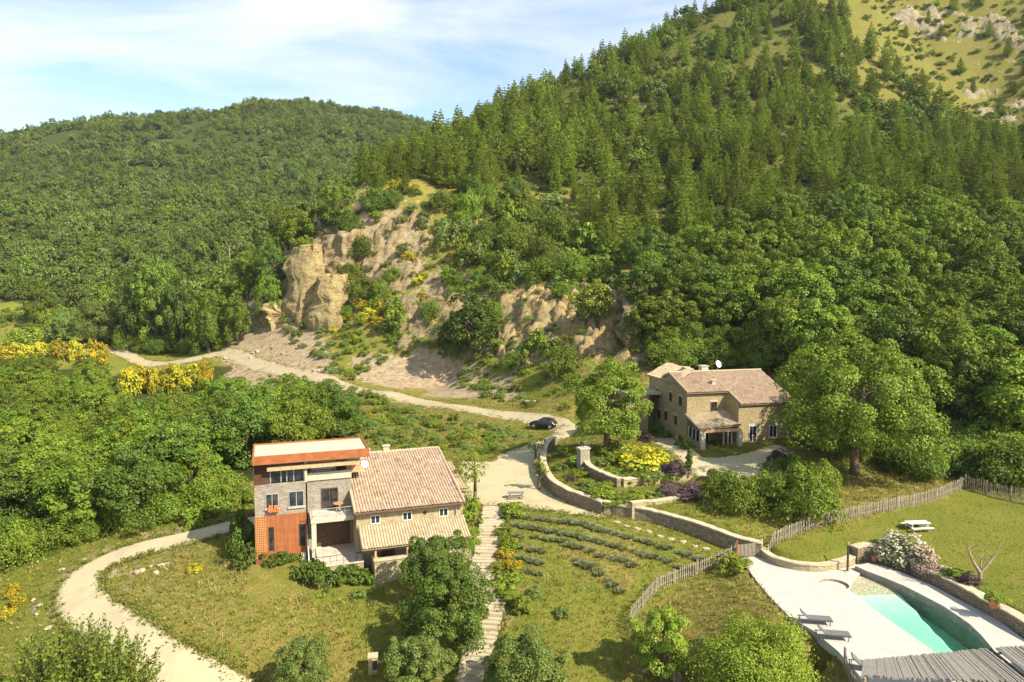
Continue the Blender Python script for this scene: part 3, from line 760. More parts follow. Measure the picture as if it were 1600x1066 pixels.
# upper storey under the deep roof frame
part('upper_wall', MB().box(0.03, 0.95, 6.753, 1.3, 4.85, 8.75), M_RUST_DK, mh, 'dark rusted upper wall')
part('upper_wall', MB().box(4.2, 0.6, 6.753, 4.42, 4.85, 8.75).box(4.423, 2.6, 6.753, 9.6, 4.85, 8.75).box(1.303, 1.9, 6.753, 4.197, 4.85, 8.75), M_PALE, mh)
part('side_screen', MB().box(0.0, 0.05, 6.753, 0.06, 0.947, 8.75), M_RUST_DK, mh)
o = part('sliding_window', MB().box(1.4, 1.0, 6.9, 4.1, 1.05, 8.05), M_GLASS, mh)
f = MB()
for s in (1.36, 2.24, 2.72, 3.3, 4.12): f.box(s - .04, .96, 6.86, s + .04, 1.09, 8.1)
f.box(1.4, .965, 8.05, 4.1, 1.085, 8.12)
part('frame', f, M_STEEL, o)
part('window_band', MB().box(1.1, 0.30, 8.05, 9.62, 0.42, 8.42), M_WOOD, mh, 'honey timber blind box above the glass')
part('balcony_rail', MB().box(1.2, .05, 6.753, 4.2, .17, 7.02), M_STONE_GREY, mh)
part('terrace_door', MB().box(7.1, 2.57, 6.76, 8.0, 2.597, 8.0), M_GLASS, mh)
part('cladding', MB().box(4.5, 2.56, 6.76, 7.05, 2.598, 7.95).box(8.05, 2.56, 6.76, 9.55, 2.598, 7.95), M_WOOD, mh)
fr = MB()
fr.box(-.06, -.06, 8.753, 9.76, .08, 9.5).box(-.06, 4.9, 8.753, 9.76, 5.04, 9.52).box(-.06, .083, 8.753, .08, 4.897, 9.5).box(9.62, .083, 8.753, 9.76, 4.897, 9.52)
part('roof_frame', fr, M_CORTEN, mh, 'orange rusted steel roof edge')
part('flat_roof', MB().box(.083, .083, 9.1, 9.617, 4.897, 9.40), M_ROOFPALE, mh)
part('roof_channel', MB().box(.3, 3.6, 9.403, 9.3, 3.72, 9.48), M_PALE, mh)
part('ceiling_slab', MB().box(.083, .083, 8.76, 9.617, 4.897, 9.0), M_WOOD_DK, mh)
dish(mh, (9.35, .25, 8.05), 0.36)
# stone block with the roof terrace, balcony and lower terrace stepping down in front
part('terrace_block', MB().box(4.42, 1.25, -1.2, 8.28, 5.55, 6.7), M_STONE_GREY, mh)
part('terrace_parapet', MB().box(4.38, 1.1, 6.703, 8.3, 1.3, 7.4).box(4.38, 1.303, 6.703, 4.5, 2.55, 7.4), M_PALE, mh, 'pale parapet of the roof terrace')
rl = MB()
rl.tube((4.4, 1.15, 7.62), (8.3, 1.15, 7.62), .03)
for i in range(6): rl.tube((4.45 + i * .75, 1.15, 7.4), (4.45 + i * .75, 1.15, 7.62), .02)
part('parapet_rail', rl, M_DARKMETAL, mh)
window(mh, 'f', (6.35, 4.05), 1.35, 1.75, 1.25, mull=1, sill=False, name='balcony_door', fmat=M_WOOD_DK)
part('balcony', MB().box(4.55, -1.25, 3.55, 8.2, 1.247, 3.9), M_PALE, mh)
bf = MB(); bf.box(4.75, -1.1, 3.903, 8.1, 1.2, 3.94)
part('balcony_floor', bf, M_FLOORTILE, mh)
rl = MB(); rl.tube((4.6, -1.2, 4.75), (8.2, -1.2, 4.75), .025).tube((4.6, -1.2, 4.4), (8.2, -1.2, 4.4), .012)
for i in range(6): rl.tube((4.62 + i * .7, -1.2, 3.9), (4.62 + i * .7, -1.2, 4.75), .018)
part('balcony_railing', rl, M_STEEL, mh)
part('pillar', MB().box(4.6, -1.2, .55, 5.0, -.8, 3.547), M_PALE, mh)
part('garage_door', MB().box(5.1, 1.18, .6, 8.1, 1.247, 3.2), M_WOOD_DK, mh)
part('lower_terrace', MB().box(4.85, -3.45, -2.0, 8.7, 1.246, .5), M_STONE, mh)
part('terrace_floor', MB().box(4.78, -3.52, .503, 8.72, 1.2, .6), M_FLOORTILE, mh)
rl = MB(); rl.tube((4.85, -3.4, 1.35), (8.65, -3.4, 1.35), .03).tube((4.85, -3.4, 1.35), (4.85, -1.3, 1.35), .03)
for i in range(8): rl.tube((4.87 + i * .54, -3.4, .6), (4.87 + i * .54, -3.4, 1.35), .016)
for i in range(3): rl.tube((4.85, -2.8 + i * .6, .6), (4.85, -2.8 + i * .6, 1.35), .016)
part('terrace_railing', rl, M_DARKMETAL, mh)
st = MB()
for i in range(11): st.box(4.27, .9 - i * .30, -1.5, 4.83, 1.2 - i * .30, 1.9 - i * .24)
part('side_stairs', st, M_STONE_GREY, mh)
rl = MB(); rl.tube((4.3, 1.0, 2.9), (4.3, -2.2, .3), .045); rl.tube((4.3, 1.0, 1.9), (4.3, 1.0, 2.9), .03).tube((4.3, -2.2, -.6), (4.3, -2.2, .3), .03)
part('handrail', rl, M_WHITE, mh)
part('gate_pier', MB().box(3.75, -.35, -1.2, 4.15, -.02, .75), M_PALE, mh)
def loc_l(s, t, z):
    c, n = math.cos(TH_L), math.sin(TH_L)
    return (O_L[0] + s * c - t * n, O_L[1] + s * n + t * c, z)
sf = thing('garden_sofa', 'long white cushioned sofa standing on the roof terrace', 'sofa', loc_l(5.85, 1.95, 6.703), TH_L)
part('seat', MB().box(-1.0, -.35, .18, 1.0, .35, .42), M_WHITE, sf); part('backrest', MB().box(-1.0, .36, .1, 1.0, .55, .95), M_WHITE, sf)
for s_ in (-1, 1): part('armrest', MB().box(s_ * 1.08 - .075, -.35, .1, s_ * 1.08 + .075, .55, .68), M_WHITE, sf)
part('base', MB().box(-.95, -.3, 0, .95, .5, .177), M_STEEL, sf)
tb = thing('terrace_table', 'small orange-topped table on the balcony by the glazed door', 'table', loc_l(7.0, .35, 3.94), TH_L)
part('table_top', MB().lathe([(.45, .70), (.47, .72), (.45, .75)], 16), M_TERRACOTTA, tb); part('leg', MB().tube((0, 0, 0), (0, 0, .70), .05), M_DARKMETAL, tb); part('foot', MB().lathe([(.28, 0), (.28, .03), (.06, .06)], 12), M_DARKMETAL, tb)

# ------------------------------------------------------------------ stone house with the tiled roof
sh = thing('tiled_stone_house', 'two storey pale stone house with a wide red-brown tiled roof and a lean-to', 'house', O_L, TH_L)
part('wall', MB().extrude_x([(-2, -2.4), (12, -.5), (12, 5.9), (8, 7.0), (-2, 4.42)], 8.32, 17.75), M_STONE, sh)
roof = roof_part('roof', [((8.1, -2.4, 4.42), (17.95, -2.4, 4.42), (17.95, 8, 7.12), (8.1, 8, 7.12)), ((17.95, 12.2, 5.9), (8.1, 12.2, 5.9), (8.1, 8, 7.12), (17.95, 8, 7.12))], M_TILE, sh)
rg = MB()
for i in range(26): rg.tube((8.15 + i * .377, 8, 7.2), (8.50 + i * .377, 8, 7.2), .13, .115, 8)
part('ridge_tile', rg, M_TILE_PALE, roof)
for s in (8.16, 17.9):
    vg = MB()
    for i in range(26): vg.tube((s, -2.4 + i * .4, 4.56 + i * .1038), (s, -2.02 + i * .4, 4.655 + i * .1038), .115, .10, 8)
    part('verge_tile', vg, M_TILE_PALE, roof)
ch = part('chimney', MB().box(12.2, 7.8, 6.9, 12.8, 8.3, 7.75), M_PALE, roof); part('cap', MB().box(12.1, 7.7, 7.753, 12.9, 8.4, 7.85), M_COPING, ch)
ch = part('chimney', MB().box(9.9, 8.1, 6.7, 10.9, 8.7, 7.45), M_STONE_GREY, roof); part('cap', MB().box(9.85, 8.05, 7.453, 10.95, 8.75, 7.55), M_COPING, ch)
part('gutter', MB().tube((8.1, -2.5, 4.36), (17.95, -2.5, 4.36), .085, None, 8), M_WOOD_DK, sh)
for s in (9.95, 12.75, 16.05): window(sh, 'f', (s, 3.30), .72, .62, -2, mull=1, sill=False)
part('round_vent', MB().lathe([(.16, -.05), (.16, .02), (.02, .02)], 14, (14.35, -2.0, 3.75), 0, 'y'), M_DARKMETAL, sh)
part('downpipe', MB().tube((17.2, -2.1, 1.2), (17.2, -2.1, 4.3), .06), M_STEEL, sh)
lt = roof_part('lean_to_roof', [((8.45, -4.6, 1.95), (17.9, -4.6, 1.95), (17.9, -2.01, 3.1), (8.45, -2.01, 3.1))], M_TILE_PALE, sh, pitch=0.24)
part('eave_beam', MB().box(8.6, -4.45, 1.72, 17.8, -4.27, 1.9), M_WOOD_DK, lt)
for s in (9.6, 12.3, 15.0, 17.6): part('post', MB().box(s - .08, -4.44, .9, s + .08, -4.28, 1.717), M_WOOD, sh)
part('terrace_wall', MB().box(9.45, -4.75, -3.2, 17.85, -4.25, .9).box(9.45, -4.247, -3.2, 9.9, -2.003, .9), M_STONE, sh)
part('wall_cap', MB().box(9.38, -4.82, .903, 17.9, -4.2, 1.0), M_COPING, sh)
part('terrace_paving', MB().box(9.903, -4.247, -1.5, 17.8, -2.003, .2), M_FLOORTILE, sh)
for s in (11.0, 14.0): part('garden_door', MB().box(s - .6, -2.03, .203, s + .6, -1.95, 1.8), M_WOOD_DK, sh)
part('annex_wall', MB().extrude_x([(3.2, 0), (9.2, 0), (9.2, 5.15), (3.2, 4.05)], 17.76, 19.4), M_STONE, sh)
roof_part('annex_roof', [((17.98, 2.9, 4.0), (19.6, 2.9, 4.0), (19.6, 9.4, 5.2), (17.98, 9.4, 5.2))], M_TILE_PALE, sh)

# ------------------------------------------------------------------ farmhouse above the garden beds
O_R, TH_R = np.array((21.9, 87.2, 4.2)), R(13)
fh = thing('farmhouse', 'old brown stone farmhouse with several tiled roofs and an open porch', 'house', O_R, TH_R)
part('front_wall', MB().extrude_x([(0, -.8), (6, -.8), (6, 8.0), (5, 8.2), (0, 6.5)], 0, 5.4), M_STONE_OLD, fh)
part('wing_wall', MB().extrude_x([(-3, -.8), (6.2, -.8), (6.2, 8.0), (5, 8.2), (-3, 5.3)], 5.403, 13.2), M_STONE_OLD, fh)
rear = MB(); rear.v = []
rear.add([(0.02, 6.003, -.8), (5.6, 6.003, -.8), (5.6, 11.5, -.8), (.02, 11.5, -.8), (.02, 6.003, 7.3), (5.6, 6.003, 7.3), (5.6, 11.5, 7.3), (.02, 11.5, 7.3), (2.8, 6.003, 8.7), (2.8, 11.5, 8.7)],
         [(0, 1, 5, 8, 4), (1, 2, 6, 5), (2, 3, 7, 9, 6), (3, 0, 4, 7), (4, 8, 9, 7), (8, 5, 6, 9), (3, 2, 1, 0)])
part('rear_wall', rear, M_STONE_OLD, fh)
rf = roof_part('main_roof', [((-.2, -.4, 6.42), (5.5, -.4, 6.42), (5.5, 5, 8.34), (-.2, 5, 8.34)), ((5.5, -3.35, 5.25), (13.4, -3.35, 5.25), (13.4, 5, 8.34), (5.5, 5, 8.34)), ((13.4, 7, 7.6), (-.2, 7, 7.6), (-.2, 5, 8.34), (13.4, 5, 8.34))], M_TILE, fh)
rg = MB()
for i in range(36): rg.tube((-.15 + i * .377, 5, 8.45), (.2 + i * .377, 5, 8.45), .13, .115, 8)
for s, t0, z0 in ((-.12, -.4, 6.5), (5.58, -3.35, 5.33)):
    k = (8.4 - z0) / (5 - t0)
    n_ = int((5 - t0) / .4)
    for i in range(n_): rg.tube((s, t0 + i * .4, z0 + .06 + i * .4 * k), (s, t0 + .36 + i * .4, z0 + .06 + (i * .4 + .36) * k), .115, .10, 8)
part('ridge_tile', rg, M_TILE_PALE, rf)
rr = roof_part('rear_roof', [((-.25, 11.7, 7.25), (-.25, 3.6, 7.25), (2.8, 3.6, 8.85), (2.8, 11.7, 8.85)), ((5.8, 6.2, 7.25), (5.8, 11.7, 7.25), (2.8, 11.7, 8.85), (2.8, 6.2, 8.85))], M_TILE_PALE, fh)
for s, t, w, h in ((2.6, 5.6, .7, 1.0), (5.1, 5.5, .95, 1.15), (4.4, 1.6, .45, .75)):
    z = 7.9 if t > 3 else 6.9
    c = part('chimney', MB().box(s - w / 2, t - w / 2, z, s + w / 2, t + w / 2, z + h), M_PALE, rf)
    part('cap', MB().box(s - w / 2 - .1, t - w / 2 - .1, z + h + .003, s + w / 2 + .1, t + w / 2 + .1, z + h + .12), M_COPING, c)
dish(fh, (7.0, 5.1, 9.3), .5)
window(fh, 'f', (3.7, 4.0), .75, 1.1, 0, mull=0, lintel=True, fmat=M_WOOD_DK, sill=False)
part('drain_band', MB().box(.0, -.06, 6.18, 5.4, -.003, 6.3), M_WOOD_DK, fh)
for t, z in ((1.8, 4.6), (4.6, 4.7), (8.6, 4.6), (3.0, 1.9), (5.9, 2.0), (8.0, 1.8)): window(fh, 'l', (t, z), .62, 1.05, 0, mull=0, lintel=True, fmat=M_WOOD_DK, sill=False)
window(fh, 'f', (7.4, .6), .95, 1.9, -3, mull=1, name='wing_window', lintel=True)
window(fh, 'f', (10.2, 1.0), .95, 1.4, -3, mull=1, name='wing_window', lintel=True)
pr = roof_part('porch_roof', [((-.3, -4.0, 2.55), (5.7, -3.2, 2.75), (5.7, -.02, 4.0), (-.3, -.02, 3.75))], M_TILE_PALE, fh)
part('porch_beam', MB().box(-.1, -3.75, 2.1, 5.39, -3.45, 2.42), M_WOOD, fh)
for s in (.05, 5.0): part('porch_pillar', MB().box(s, -3.85, -.6, s + .5, -3.35, 2.097), M_PALE, fh)
part('porch_side_wall', MB().box(0, -3.3, -.6, .3, -.003, .9), M_STONE_OLD, fh)
part('porch_window', MB().box(.08, -3.3, .903, .16, -.4, 2.2), M_GLASS, fh)
for t in (-3.3, -2.35, -1.4, -.45): part('mullion', MB().box(.04, t - .04, .903, .22, t + .04, 2.3), M_WHITE, fh)
part('porch_door', MB().box(1.2, -.06, -.2, 3.0, -.003, 2.2), M_GLASS, fh)
f = MB().box(1.1, -.08, -.2, 1.2, -.003, 2.3).box(3.0, -.08, -.2, 3.1, -.003, 2.3).box(2.06, -.08, -.2, 2.14, -.01, 2.2)
part('door_frame', f, M_WHITE, fh)
for s in (3.6, 4.2, 4.7): part('porch_curtain', MB().box(s, -2.6, -.1, s + .16, -2.5, 2.3), M_PALE, fh)
bn = thing('stone_outbuilding', 'small flat-topped stone outbuilding with a dark opening beside the brown farmhouse', 'outbuilding', O_R, TH_R)
part('wall', MB().box(-5.0, 7.6, -.8, -1.75, 11, 5.1).box(-1.747, 10.4, -.8, -.05, 11, 5.1), M_STONE_OLD, bn)
part('roof_slab', MB().box(-5.15, 7.4, 5.103, -.05, 11.2, 5.5), M_COPING, bn)
part('door', MB().box(-1.5, 10.34, -.5, -.3, 10.397, 2.0), M_WOOD_DK, bn)

# ------------------------------------------------------------------ retaining walls
def wall_along(name, label, line, h, thick=0.6, cap=True, mat=None, deep=0.8, lean=0.2, capz=0.12, cat='stone wall', topz=None, shift=0.0):
    """a wall whose face follows the line; h is a number or a function of 0..1 along it"""
    L = np.array([p[:2] for p in line]); n = len(L)
    T = np.gradient(L, axis=0); T /= np.linalg.norm(T, axis=1)[:, None] + 1e-9
    N = np.stack([-T[:, 1], T[:, 0]], -1)      # points to the upper side
    c = L.mean(0)
    rng = np.random.default_rng(int(abs(c[0] * 31 + c[1] * 7)))
    bz = HA(L[:, 0], L[:, 1])
    tz = np.array([(topz[0] + (topz[1] - topz[0]) * k / (n - 1)) if topz else bz[k] + (h(k / (n - 1)) if callable(h) else h) for k in range(n)])
    tz = tz + rng.normal(0, 0.025, n)
    base = bz.min() - deep
    t = thing(name, label, cat, (c[0], c[1], float(bz.min())))
    def strip(off0, off1, z0, z1):
        mb = MB(); V = []
        for k in range(n):
            a = L[k] + N[k] * (off0 + shift) - c; b = L[k] + N[k] * (off1 + shift) - c
            o = bz.min()
            V += [(a[0], a[1], z0[k] - o), (b[0], b[1], z0[k] - o), (b[0], b[1], z1[k] - o), (a[0], a[1], z1[k] - o)]
        F = []
        for k in range(n - 1):
            i = 4 * k
            for q in range(4): F.append((i + q, i + (q + 1) % 4, i + 4 + (q + 1) % 4, i + 4 + q))
        F += [(3, 2, 1, 0), tuple(4 * (n - 1) + q for q in range(4))]
        F = [f[::-1] for f in F]
        return mb.add(V, F)
    part('wall_body', strip(-0.35, thick - 0.35, np.full(n, base), tz), mat or M_DRY, t)
    if cap: part('coping', strip(-0.40, thick - 0.30, tz + 0.003, tz + capz), M_COPING, t)
    return t
wall_along('retaining_wall', 'curved dry stone retaining wall beside the pale courtyard', WALL_COURT, lambda t: 1.45 - .25 * t)
wall_along('retaining_wall', 'long straight dry stone wall above the lavender rows, ending at the pool gate', WALL_LONG, lambda t: .95 + .2 * t)
wall_along('edging_wall', 'low pale stone edging curving between the lawn and the pool paving', WALL_LAWN, lambda t: .55 - .2 * t, 0.5, mat=M_STONE)
wall_along('retaining_wall', 'dark stone wall holding the lawn behind the swimming pool', WALL_POOL, 1.0, 0.7)
wall_along('retaining_wall', 'stone wall of the upper flower bed with the yellow shrub', WALL_BED, 1.1, topz=(4.15, 4.15))
wall_along('retaining_wall', 'low pale stone wall between the two flower beds below the farmhouse', WALL_BED_SIDE, .7, 0.7, mat=M_STONE, topz=(4.0, 4.05))
bl = px_line([(985,789,3.2),(1005,786,3.25),(1030,784,3.3),(1070,776,3.35)])
wall_along('edging_wall', 'low line of pale stones below the purple bush', bl, .3, .5, cap=True, mat=M_STONE, topz=(3.38, 3.5))

gp = at_z(911, 736, 3.0)
t = thing('gate_pier', 'tall square stone gate pier with a lantern beside the farmhouse bed', 'gate pier', gp, R(25))
part('shaft', MB().box(-.6, -.45, -1, .6, .45, 2.55), M_STONE_GREY, t)
part('cap', MB().box(-.68, -.53, 2.553, .68, .53, 2.72), M_COPING, t)
ln = MB(); ln.path([(0, 0, 2.72), (0, 0, 3.2), (-.08, 0, 3.4), (-.25, 0, 3.48)], [.04, .04, .035, .03]); ln.lathe([(.05, 0), (.14, .06), (.16, .30), (.05, .42)], 8, (-.28, 0, 3.12))
part('lantern', ln, M_DARKMETAL, t)
gp = at_z(949, 804, 2.0)
t = thing('gate_pier', 'squat pale stone pier at the gap between the two dry stone walls', 'gate pier', gp, R(-20))
part('shaft', MB().box(-.3, -.3, -.6, .3, .3, 1.25), M_STONE, t); part('cap', MB().box(-.36, -.36, 1.253, .36, .36, 1.36), M_COPING, t)

# ------------------------------------------------------------------ paling fences
def fence(label, pts, h=1.1, gap=0.14, post=2.0, seed=0, extra=None):
    L = smooth_line(pts, 0.1); L = [np.array(p) for p in L]
    c = L[len(L) // 2]; rng = np.random.default_rng(seed)
    base = np.array([c[0], c[1], gz(c[0], c[1])])
    t = thing('picket_fence', label, 'fence', base)
    mb = MB(); acc = 0; accp = 0; posts = []
    for a, b in zip(L[:-1], L[1:]):
        d = np.linalg.norm((b - a)[:2]); acc += d; accp += d
        if accp >= post or not posts: posts.append(a); accp = 0
        if acc >= gap:
            acc = 0
            dv = (b - a)[:2] / (d + 1e-9); nv = np.array([-dv[1], dv[0]])
            hh = h * rng.uniform(.90, 1.06); ti = rng.normal(0, .03, 2)
            z = gz(a[0], a[1]) - base[2]; p = a[:2] - base[:2]
            w = 0.034; v = []
            for zz, q in ((-.1, 0), (hh, 1)):
                for sx, sy in ((-1, -1), (1, -1), (1, 1), (-1, 1)):
                    o = p + dv * (w * sx + ti[0] * q) + nv * (.014 * sy + ti[1] * q); v.append((o[0], o[1], z + zz))
            mb.add(v, [(0, 1, 5, 4), (1, 2, 6, 5), (2, 3, 7, 6), (3, 0, 4, 7), (4, 5, 6, 7)])
    for zz in (.3, .82):
        for a, b in zip(L[:-1:6], L[6::6]):
            mb.tube((a[0] - base[0], a[1] - base[1], gz(a[0], a[1]) - base[2] + zz * h), (b[0] - base[0], b[1] - base[1], gz(b[0], b[1]) - base[2] + zz * h), .016, None, 4)
    part('slat', mb, M_WOOD_GREY, t)
    for a in posts:
        q = MB().tube((a[0] - base[0], a[1] - base[1], gz(a[0], a[1]) - base[2] - .2), (a[0] - base[0], a[1] - base[1], gz(a[0], a[1]) - base[2] + h * 1.08), .06, .05, 7)
        part('post', q, M_WOOD_GREY, t)
    return t
G = lambda L: [on_ground(a, b)[:2] for a, b in L]
fence('grey paling fence curving down from the pool gate through the dry meadow', G([(1149,873),(1114,890),(1071,905),(1032,922),(1005,949),(987,974),(984,996),(1002,1022),(1035,1048),(1064,1078)]), 1.15, seed=1)
fence('long grey paling fence along the top edge of the picnic lawn', [at_z(a, b, z)[:2] for a, b, z in ((1200,852,2.1),(1265,829,2.5),(1340,810,2.8),(1409,794,3.0),(1460,781,3.2),(1506,763,3.4))], 1.2, seed=2)
fence('dark paling fence running from the lawn corner to the wood edge', [at_z(a, b, z)[:2] for a, b, z in ((1508,763,3.4),(1550,773,3.4),(1600,785,3.3),(1700,812,3.2))], 1.35, seed=3)
fence('short grey paling fence between the pool loungers and the dry bank', [at_z(a, b, z)[:2] for a, b, z in ((1319,1036,.8),(1330,1052,.8),(1345,1072,.8))], 1.3, seed=4)
ga, gb = at_z(1151, 872, 1.05), at_z(1190, 868, 1.05)
for p, lab, m, hh in ((ga, 'rusty orange gate post at the end of the curving fence', M_CORTEN, 1.45), (gb, 'pale gate post against the end of the long stone wall', M_PALE, 1.35)):
    q = MB().box(-.06, -.06, -.3, .06, .06, hh).box(-.075, -.075, hh, .075, .075, hh + .04)
    o = link('gate_post', q.mesh('gate_post', m), None, p); tag(o, lab, 'gate post')
gm = (ga + gb) / 2; gw = np.linalg.norm((gb - ga)[:2]); ang = math.atan2(gb[1] - ga[1], gb[0] - ga[0])
t = thing('garden_gate', 'closed grey paling gate between the rusty post and the pale post', 'gate', gm, ang)
sl_ = MB()
for i in range(int(gw / .13)):
    x = -gw / 2 + .1 + i * .13
    sl_.box(x, -.012, .06, x + .07, .012, 1.15)
part('slat', sl_, M_WOOD_GREY, t)
f = MB()
for z in (.25, .9): f.box(-gw / 2 + .07, .013, z, gw / 2 - .07, .05, z + .08)
part('rail', f, M_WOOD_DK, t)

# ------------------------------------------------------------------ pool
def fill_poly(name, outer, holes, z, mat, thick=0.0, kind='structure'):
    bm = bmesh.new(); E = []
    for ring in [outer] + holes:
        vs_ = [bm.verts.new((p[0], p[1], z)) for p in ring]
        E += [bm.edges.new((vs_[i], vs_[(i + 1) % len(vs_)])) for i in range(len(vs_))]
    bmesh.ops.triangle_fill(bm, use_beauty=True, use_dissolve=False, edges=E)
    if thick:
        g = bmesh.ops.extrude_face_region(bm, geom=bm.faces[:])
        for v in g['geom']:
            if isinstance(v, bmesh.types.BMVert): v.co.z -= thick
    bmesh.ops.recalc_face_normals(bm, faces=bm.faces[:])
    if not thick:
        for f_ in bm.faces:
            if f_.normal.z < 0: f_.normal_flip()
    me = bpy.data.meshes.new(name); bm.to_mesh(me); bm.free(); me.materials.append(mat)
    return struct(name, me, kind)
cc = at_z(1303, 913, 1.0)[:2]
CIRC = [(cc[0] + 1.1 * math.cos(a), cc[1] + 1.0 * math.sin(a)) for a in np.linspace(0, 2 * math.pi, 28, endpoint=False)]
PL = [p[:2] for p in smooth_line([list(p) for p in POOL] , 0.4)]
DK = [tuple(p) for p in POOL_DECK]
fill_poly('pool_terrace', DK, [PL, CIRC], 1.0, M_PAVE, 0.6)
def pool_mat():
    k = NT('pool_plaster'); v = k.coord()
    n = k.noise(v, 2.0, 4)
    c = k.ramp(n, [(0.3, (0.50, 0.55, 0.45)), (0.7, (0.58, 0.62, 0.52))])
    d = k.voro(v, 7.5, 'F1'); at = k.n('ShaderNodeSeparateXYZ'); k.l(v, at.inputs[0])
    sh = k.ramp(at.outputs[2], [(0.0, 0.0), (1.0, 1.0)])
    peb = k.math('MULTIPLY', k.math('GREATER_THAN', at.outputs[2], 0.62), k.ramp(d, [(0.35, 0.0), (0.45, 1.0)]))
    c = k.mix(k.math('GREATER_THAN', at.outputs[2], 0.60), c, (0.66, 0.56, 0.38))
    c = k.mix(peb, c, (0.36, 0.29, 0.18))
    return k.fin(c, 0.8, 0.2)
M_POOL = pool_mat()
sp_ = thing('swimming_pool', 'long turquoise swimming pool with a pebbled shallow end', 'pool', (0, 0, 0))
pp = np.array(PL); x0, y0 = pp.min(0) - .3; x1, y1 = pp.max(0) + .3
xs, ys = np.arange(x0, x1 + .2, .2), np.arange(y0, y1 + .2, .2)
X, Y = np.meshgrid(xs, ys)
far_end = at_z(1335, 905, .85)[:2]; near_end = at_z(1520, 1045, .85)[:2]
ax = (near_end - far_end); LL = np.linalg.norm(ax); ax /= LL
al = (X - far_end[0]) * ax[0] + (Y - far_end[1]) * ax[1]; ac = -(X - far_end[0]) * ax[1] + (Y - far_end[1]) * ax[0]
dep = np.interp(al, [0, 1.6, 3.2, 5.5, LL], [.82, .74, .50, .22, .05])
deepline = np.interp(al, [0, 4, 8, LL], [2.4, 2.2, 1.5, .7])
dep = dep - np.clip((ac - deepline) / .25, 0, 1) * .6
ins = in_poly(X, Y, PL)
bw = MB()
part_me = sheet_mesh('basin', X, Y, dep, M_POOL, None, True, ~(ins[:-1, :-1] | ins[1:, :-1] | ins[:-1, 1:] | ins[1:, 1:]))
link('basin', part_me, sp_)
n = len(PL)
for i in range(n):
    a, b = PL[i], PL[(i + 1) % n]
    bw.add([(a[0], a[1], -1.6), (b[0], b[1], -1.6), (b[0], b[1], .99), (a[0], a[1], .99)], [(0, 1, 2, 3)])
part('basin_wall', bw, plain('pool_wall', (0.56, 0.62, 0.52), .8, .2, 0, .15, 3), sp_)
cb = MB()
for i in range(28):
    a, b = CIRC[i], CIRC[(i + 1) % 28]; cb.add([(a[0], a[1], .78), (b[0], b[1], .78), (b[0], b[1], .997), (a[0], a[1], .997)], [(0, 1, 2, 3)])
cb.add([(p[0], p[1], .80) for p in CIRC], [tuple(range(28))])
part('splash_circle', cb, plain('sandstone_basin', (0.60, 0.50, 0.33), .85, .2, 0, .2, 4), sp_, 'round beige paddling basin sunk in the paving')
# water: a clear surface over an absorbing body
k = NT('pool_water'); k.t.nodes.remove(k.b)
tr = k.n('ShaderNodeBsdfTransparent'); gl = k.n('ShaderNodeBsdfGlossy'); gl.inputs['Roughness'].default_value = .03
ge_ = k.n('ShaderNodeNewGeometry'); dt = k.n('ShaderNodeVectorMath', operation='DOT_PRODUCT'); k.l(ge_.outputs['Normal'], dt.inputs[0]); k.l(ge_.outputs['Incoming'], dt.inputs[1]); ms = k.n('ShaderNodeMixShader')
bp = k.n('ShaderNodeBump'); bp.inputs['Strength'].default_value = .15; bp.inputs['Distance'].default_value = .05
k.l(k.noise(k.coord(), 3.0, 3), bp.inputs['Height']); k.l(bp.outputs[0], gl.inputs['Normal']); fres = k.math('ADD', .02, k.math('MULTIPLY', .98, k.math('POWER', k.math('SUBTRACT', 1.0, k.math('ABSOLUTE', dt.outputs['Value'])), 5.0)))
k.l(fres, ms.inputs[0]); k.l(tr.outputs[0], ms.inputs[1]); k.l(gl.outputs[0], ms.inputs[2]); k.l(ms.outputs[0], k.o.inputs['Surface'])
va = k.n('ShaderNodeVolumeAbsorption'); va.inputs['Color'].default_value = (0.30, 0.87, 0.76, 1); va.inputs['Density'].default_value = .56; k.l(va.outputs[0], k.o.inputs['Volume'])
wm = MB().prism([(p[0], p[1]) for p in PL], -1.7, .86)
o = link('water', wm.mesh('water', k.m)); o['kind'] = 'structure'
# raised white walk beyond the water, on its own stone face
_near = [(1336,883),(1354,891),(1378,900),(1410,913),(1440,928),(1476,947),(1514,973),(1532,990),(1549,1010),(1580,1050)]
_far = [(1640,1050),(1600,996),(1560,966),(1510,940),(1462,914),(1432,901),(1405,890),(1380,882),(1356,877)]
NEAR = [at_z(a, b + 1, 1.35)[:2] for a, b in _near]; FAR = [at_z(a, b + 3, 1.35)[:2] for a, b in _far]
t = thing('pool_walk', 'raised strip of white paving on a stone face along the far side of the pool', 'paving')
part('stone_face', MB().prism([tuple(p) for p in NEAR + FAR], -.6, 1.30), M_STONE_GREY, t)
k = fill_poly('paving', [tuple(p) for p in NEAR + FAR], [], 1.352, M_PAVE, .05); k.parent = t; del k['kind']

